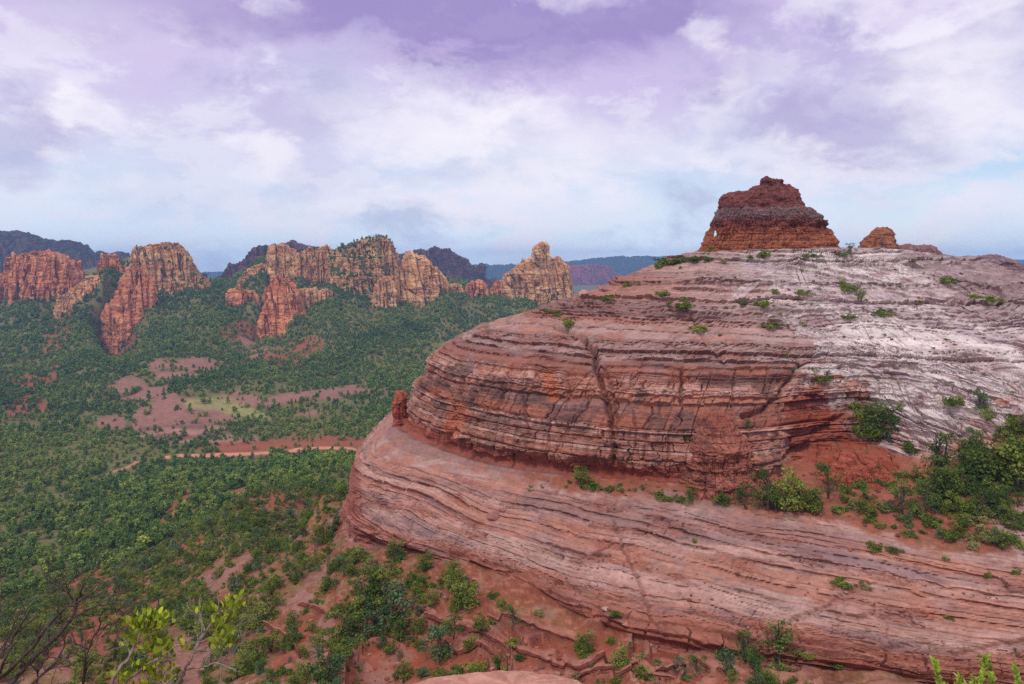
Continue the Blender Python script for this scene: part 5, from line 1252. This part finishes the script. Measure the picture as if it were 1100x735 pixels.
def foreground():
    rs = np.random.RandomState(21)
    Y = 2.9
    tb = Tubes()
    root = np.array([-1.75, 2.6, ground_at(-1.75, 2.6) - 0.05])
    for px, r0 in [([(2,745),(14,733),(35,709),(65,679),(82,652),(87,635),(97,620),(109,605)], 0.010), ([(-25,745),(0,728),(41,687),(68,654),(90,645),(117,635)], 0.008), ([(88,755),(89,735),(91,715),(94,698),(106,676),(109,660)], 0.007), ([(94,698),(80,690),(76,675)], 0.004),
                   ([(-8,740),(5,709),(16,682),(25,668),(35,652)], 0.007), ([(65,679),(82,661),(100,652),(124,647)], 0.004), ([(106,676),(118,670),(133,665)], 0.004), ([(-30,735),(-10,712),(0,700),(14,690)], 0.006), ([(20,760),(30,738),(60,712),(70,690),(66,672)], 0.006), ([(82,652),(74,636),(70,628)], 0.003), ([(-40,690),(-12,672),(2,660),(0,650)], 0.005), ([(40,735),(42,718),(34,700)], 0.004)]:
        Q, R = branch3(px, Y, rs, r0=r0, r1=0.0015); tb.add(Q, R, 6); twigs(tb, Q, R, rs, 6, 0.14, 2)
        if px[0][1] >= 735:
            st = np.stack([root + (Q[0] - root) * f + np.array([0, 0, 0.02 * math.sin(3 * f)]) for f in np.linspace(0, 1, 6)]); tb.add(st, np.linspace(r0 * 1.5, r0, 6), 6)
    o = empty('bare_bush', root, 'leafless dark twiggy bush reaching up at the bottom left corner', 'bush'); me = tb.mesh('branch', M_TWIG); me.transform(__import__('mathutils').Matrix.Translation(-Vector(root))); add('branches', me, parent=o)
    # leafy bush beside it
    tb = Tubes(); root = np.array([-1.45, 2.75, ground_at(-1.45, 2.75) - 0.05]); Y = 3.0
    for px, r0 in [([(117,745),(125,722),(144,695),(152,680),(158,664)], 0.008), ([(180,755),(191,733),(207,701),(222,678),(237,657),(250,650)], 0.008), ([(125,750),(136,731),(165,708),(188,695),(205,686),(218,679)], 0.006), ([(165,750),(177,731),(205,718),(232,712),(255,720)], 0.005), ([(144,695),(136,690),(131,680)], 0.004),
                   ([(207,701),(222,700),(238,692)], 0.004), ([(222,678),(214,664),(212,656)], 0.003), ([(150,755),(158,730),(170,706),(176,690),(176,676)], 0.006), ([(207,701),(235,690),(262,668)], 0.003), ([(232,712),(250,700),(262,690)], 0.003), ([(120,748),(128,735),(140,724)], 0.004)]:
        Q, R = branch3(px, Y, rs, r0=r0, r1=0.0016); tb.add(Q, R, 6); twigs(tb, Q, R, rs, 4, 0.12, 1)
        if px[0][1] >= 740:
            st = np.stack([root + (Q[0] - root) * f for f in np.linspace(0, 1, 6)]); tb.add(st, np.linspace(r0 * 1.5, r0, 6), 6)
    cen, dr = [], []
    for u, v, rad, n in [(158,674,20,52),(146,672,12,22),(172,668,12,22),(160,694,20,40),(178,700,13,20),(132,729,15,26),(160,722,16,22),(252,652,9,18),(243,658,9,12),(212,656,4,4),(225,655,4,3),(238,690,12,20),(246,682,7,8),(196,697,6,6),(232,668,8,7),(140,690,8,10),(180,728,10,8)]:
        for _ in range(int(n * 2.0)):
            a = rs.normal(0, 0.5, 2) * rad; p = np.array(P3(u + a[0], v + a[1], Y + rs.normal(0, 0.07))); cen.append(p); dr.append(np.array([rs.normal(0, 0.5) + a[0] / rad * 0.5, rs.normal(0, 0.5), 0.9]))
    cen, dr = np.array(cen), np.array(dr)
    o = empty('leafy_bush', root, 'small bush with shiny yellow green oval leaves at the bottom left', 'bush')
    T = __import__('mathutils').Matrix.Translation(-Vector(root))
    me = tb.mesh('branch', M_TWIGP); me.transform(T); add('branches', me, parent=o)
    me = leaf_mesh('leaves', cen, dr, 0.028, 0.016, M_LEAFY, np.clip(rs.normal(0.42, 0.36, len(cen)), 0, 1), rs); me.transform(T); add('leaves', me, parent=o)
    # young green shoots bottom right
    tb = Tubes(); Y = 2.5; root = np.array([1.62, 2.45, ground_at(1.62, 2.45) - 0.05]); cen, dr = [], []
    for px in [[(1012,760),(1009,738),(1006,722),(1003,711)], [(1026,765),(1029,742),(1031,728)], [(1046,765),(1052,738),(1056,718),(1059,706)], [(1066,765),(1064,742),(1066,726)], [(1092,765),(1094,742),(1092,726),(1090,718)], [(1040,765),(1042,748),(1040,736)], [(1080,765),(1078,752),(1078,742)], [(1056,765),(1047,745),(1046,728)], [(1034,765),(1020,748),(1018,738)]]:
        Q, R = branch3(px, Y, rs, 0.003, 0.003, 0.001); tb.add(Q, R, 5)
        st = np.stack([root + (Q[0] - root) * f for f in np.linspace(0, 1, 6)]); tb.add(st, np.linspace(0.005, 0.003, 6), 5)
        for i in range(4, len(Q)):
            for _ in range(5):
                a = rs.uniform(0, 6.28); cen.append(Q[i]); dr.append(np.array([0.75 * math.cos(a), 0.75 * math.sin(a), 0.85]))
    cen, dr = np.array(cen), np.array(dr)
    o = empty('leafy_shoots', root, 'fresh bright green leafy shoots poking up at the bottom right corner', 'shrub')
    T = __import__('mathutils').Matrix.Translation(-Vector(root))
    me = tb.mesh('stem', M_TWIGP); me.transform(T); add('stems', me, parent=o)
    me = leaf_mesh('leaves', cen, dr, 0.020, 0.007, M_LEAFR, np.clip(rs.normal(0.5, 0.25, len(cen)), 0, 1), rs); me.transform(T); add('leaves', me, parent=o)
foreground()

# ------------------------------------------------------------------ loose rock
def boulder_mesh(seed, flat):
    rs = np.random.RandomState(seed); nr, nc = 12, 18
    t = np.linspace(0.02, math.pi - 0.02, nr)[:, None]; a = np.linspace(0, 2 * math.pi, nc, endpoint=False)[None]
    D = np.stack([np.sin(t) * np.cos(a), np.sin(t) * np.sin(a), np.cos(t) + 0 * a], -1)
    R = np.full(D.shape[:2], 9.0)
    for _ in range(13):                                   # cut by planes: angular stone
        n = rs.normal(size=3); n /= np.linalg.norm(n); d = rs.uniform(0.42, 0.9); c = D @ n; R = np.where(c > 0.05, np.minimum(R, d / np.maximum(c, 0.05)), R)
    R = np.minimum(R, 1.25) * (1 + 0.05 * rs.normal(size=R.shape))
    P = D * R[..., None] * np.array([1, 0.75, flat]) * 0.5
    c = np.zeros((nr * nc, 3), np.float32) + A([srgb(176,120,100), srgb(160,92,72), srgb(190,158,140), srgb(150,104,96)][seed % 4])
    return new_mesh('boulder', P.reshape(-1, 3), grid_faces(nr, nc, True), 4, M_BOULDER, c, smooth=False)

def boulders():
    lib = [boulder_mesh(i, [0.5, 0.7, 0.35, 0.6][i % 4]) for i in range(8)]
    rs = np.random.RandomState(3)
    BL = {'on the crest bench below the summit block': [(727,292,9),(736,295,6),(757,297,7),(769,292,8),(778,296,5),(790,299,5),(714,297,4)], 'on the pink apron': [(745,577,6),(905,572,10),(913,588,9),(893,633,7),(907,634,8),(917,633,8),(816,660,14),(530,552,22),(540,546,14),(1000,587,9),(660,600,9),(703,570,12),(1038,578,6),(985,632,24)],
          'on the white slab': [(905,400,12),(880,420,12),(934,352,8),(962,372,10),(1015,352,9),(888,402,10)], 'at the foot of the apron': [(640,655,14),(650,650,12),(672,668,10),(480,640,9),(510,618,12),(700,690,9),(570,645,10)]}
    for zone, L in BL.items():
        for i, (u, v, w) in enumerate(sorted(L)):
            p, _ = DM.at(u, v); s = w * p.y / F; o = add('boulder', lib[rs.randint(8)], f"loose sandstone boulder {zone}, {ORD[i]}", 'boulder', 'loose boulders on the dome', loc=p); o.location.z -= 0.12 * s; o.scale = (s, s, s * 0.8); o.rotation_euler = (rs.normal(0, 0.1), rs.normal(0, 0.1), rs.uniform(0, 6.28))
boulders()

def ledge(px, h, back, label, seed):
    """a bedrock step standing out of the ground: layered broken face towards the slope's foot, worn top running back into the hill"""
    P = [np.array(DM.at(u, v, 1)[0]) for u, v in px]; Q = []
    for a, b in zip(P[:-1], P[1:]):
        n = max(2, int(np.linalg.norm(b - a) / 0.12)); Q += [a + (b - a) * i / n for i in range(n)]
    Q = np.array(Q); Q[:, :2] = gsmooth(Q[:, :2], 8, 0); n = len(Q); s_ = np.concatenate([[0], np.cumsum(np.linalg.norm(np.diff(Q[:, :2], axis=0), axis=1))])
    d = Q[:, :2] / np.linalg.norm(Q[:, :2], axis=1, keepdims=True)               # away from the viewer's side, into the slope
    end = np.minimum(sstep(s_, 0, 2.0), 1 - sstep(s_, s_[-1] - 2.0, s_[-1]))
    hh = h * (0.45 + 0.55 * end) * (1 + 0.35 * fbm(s_ / 2.5, s_ * 0, s_ * 0, 3, seed)) * np.where(end < 0.02, 0.2, 1)
    nf_ = 26; nt_ = 22; rows = [(0.0, -0.8 + (1.8) * i / nf_) for i in range(nf_ + 1)] + [(back * ((i + 1) / nt_) ** 1.3, 1.0) for i in range(nt_)]
    V, col = [], []
    z0 = terr(Q[:, 0], Q[:, 1])
    bnd = Bands(-3, 4, 0.26, seed + 1)
    for off, f in rows:
        xy = Q[:, :2] + d * off
        if off == 0:
            zz = f * hh; w = (0.16 * ledge_blocks(s_ + 0.2 * fbm(s_ / 0.7, zz, s_ * 0, 2, seed + 2), zz, bnd, 1.0, seed + 3, crack=0.6, joint=0.1) + 0.30 * fbm(s_ / 1.8, zz / 0.7, s_ * 0, 4, seed + 4) - 0.25 * np.exp(-((f - 0.15) / 0.2) ** 2))
            xy = xy - d * w[:, None]; z = z0 + zz; k = 0.0
        else:
            t = off / back; zt = terr(xy[:, 0], xy[:, 1]); z = np.maximum(z0 + hh * (1 + 0.05 * fbm(s_ / 0.9, s_ * 0 + off, s_ * 0, 3, seed + 5)), zt + 0.05) * (1 - t ** 2) + (zt - 0.3) * t ** 2; k = 1.0
        V.append(np.column_stack([xy, z])); nn = fbm(xy[:, 0] / 0.8, xy[:, 1] / 0.8, z / 0.25, 4, seed + 6)
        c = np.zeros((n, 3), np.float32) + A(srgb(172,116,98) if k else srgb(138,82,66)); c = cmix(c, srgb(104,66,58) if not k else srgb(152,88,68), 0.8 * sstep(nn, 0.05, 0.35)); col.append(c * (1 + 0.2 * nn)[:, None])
    V = np.array(V); org = V[0, n // 2].copy(); me = new_mesh('rock_ledge', V.reshape(-1, 3) - org, grid_faces(len(rows), n, False, True), 4, M_DOME, np.clip(np.array(col), 0.01, 0.85).reshape(-1, 3), smooth=False)
    add('rock_ledge', me, label, 'rock ledge', 'worn ledges in the red ground below the dome', loc=Vector(org))

def ledges():
    ledge([(420,672),(455,668),(490,676),(520,682),(548,694),(575,708),(605,716),(640,716),(690,712)], 0.95, 3.0, 'long curving ledge with a shadowed lip below the dome, left of bottom centre', 801)
    ledge([(478,698),(505,699),(530,707),(546,719),(556,733)], 0.9, 2.2, 'short curved ledge dropping to the bottom edge in front of the long ledge', 811)
    ledge([(585,735),(620,731),(660,728),(700,732),(745,728)], 0.7, 2.0, 'low ledge at the bottom edge right of the smooth pink rock', 821)
    ledge([(520,660),(556,668),(590,678),(625,690)], 0.7, 1.8, 'small broken ledge close under the lowest rim of the dome', 831)
    ledge([(318,650),(345,660),(372,672),(396,690)], 0.9, 2.2, 'weathered ledge on the slope just left of the tree clump', 841)
    ledge([(700,722),(740,716),(775,720),(800,731)], 0.8, 2.0, 'red ledge at the foot of the dome left of the slim pine', 851)
    ledge([(262,668),(285,672),(312,690),(322,706)], 0.9, 2.4, 'isolated ledge lower down the brushy slope', 861)
ledges()

def rubble():
    """rock chips too many to count, on the bare soil and the bench"""
    rs = np.random.RandomState(44); cen, siz = [], []
    def drop(n, poly, lo, hi):
        us = [p[0] for p in poly]; vs = [p[1] for p in poly]; k = 0
        while k < n:
            u, v = rs.uniform(min(us), max(us)), rs.uniform(min(vs), max(vs))
            if not inpoly(np.array([u]), np.array([v]), poly)[0]: continue
            p, _ = DM.at(u, v); cen.append(np.array(p)); siz.append(lo * (hi / lo) ** (rs.rand() ** 2.2)); k += 1
    drop(900, [(330,640),(420,625),(480,640),(560,680),(650,700),(800,715),(800,735),(330,735)], 0.1, 0.7)
    drop(700, [(560,516),(830,545),(985,580),(1100,596),(1100,470),(1000,505),(930,480),(870,480),(820,520),(640,510)], 0.1, 0.7)
    drop(350, [(250,600),(340,600),(370,640),(300,735),(100,735),(180,660)], 0.12, 0.7)
    drop(450, [(430,540),(700,590),(1000,600),(1090,640),(900,690),(640,650),(480,600)], 0.08, 0.5)
    drop(300, [(715,285),(1000,285),(1090,330),(1000,440),(880,420),(820,340)], 0.1, 0.6)
    cen, siz = np.array(cen), np.array(siz); n = len(cen)
    cube = np.array([(-1,-1,-1),(1,-1,-1),(1,1,-1),(-1,1,-1),(-1,-1,1),(1,-1,1),(1,1,1),(-1,1,1)], float)
    V = cube[None] * (1 + rs.uniform(-0.35, 0.35, (n, 8, 3))) * np.array([0.55, 0.45, 0.28]) * siz[:, None, None]
    a = rs.uniform(0, 6.28, n); ca, sa = np.cos(a)[:, None], np.sin(a)[:, None]
    V = np.stack([V[..., 0] * ca - V[..., 1] * sa, V[..., 0] * sa + V[..., 1] * ca, V[..., 2]], -1) + cen[:, None]
    Q = np.array([(0,3,2,1),(4,5,6,7),(0,1,5,4),(1,2,6,5),(2,3,7,6),(3,0,4,7)])
    Fc = (Q[None] + (np.arange(n) * 8)[:, None, None]).reshape(-1, 4)
    pal = np.array([srgb(160,104,84), srgb(146,82,62), srgb(168,128,110), srgb(126,84,74), srgb(152,90,68)], np.float32)
    col = np.repeat(pal[rs.randint(0, 5, n)] * rs.uniform(0.75, 1.15, (n, 1)), 8, 0)
    tag(add('rubble', new_mesh('rubble', V.reshape(-1, 3), Fc, 4, M_BOULDER, col, smooth=False)), 'loose chips of red rock scattered over the bare soil and ledges', 'rubble', None, 'stuff')
rubble()

# ------------------------------------------------------------------ air
def haze():
    m = bpy.data.materials.new('air'); m.use_nodes = True; t = NT(m.node_tree); out = t.n('ShaderNodeOutputMaterial')
    pv = t.n('ShaderNodeVolumePrincipled'); pv.inputs['Color'].default_value = (0.36, 0.60, 1.0, 1); pv.inputs['Density'].default_value = 1.2e-4; pv.inputs['Anisotropy'].default_value = 0.1
    t.l(pv.outputs[0], out.inputs['Volume'])
    x, y0, y1, z0, z1 = 9800, -9800, 9800, -195, 175
    V = [(-x,y0,z0),(x,y0,z0),(x,y1,z0),(-x,y1,z0),(-x,y0,z1),(x,y0,z1),(x,y1,z1),(-x,y1,z1)]
    Q = [(0,3,2,1),(4,5,6,7),(0,1,5,4),(1,2,6,5),(2,3,7,6),(3,0,4,7)]
    add('haze', new_mesh('haze', V, Q, 4, m, smooth=False), kind='stuff')
haze()
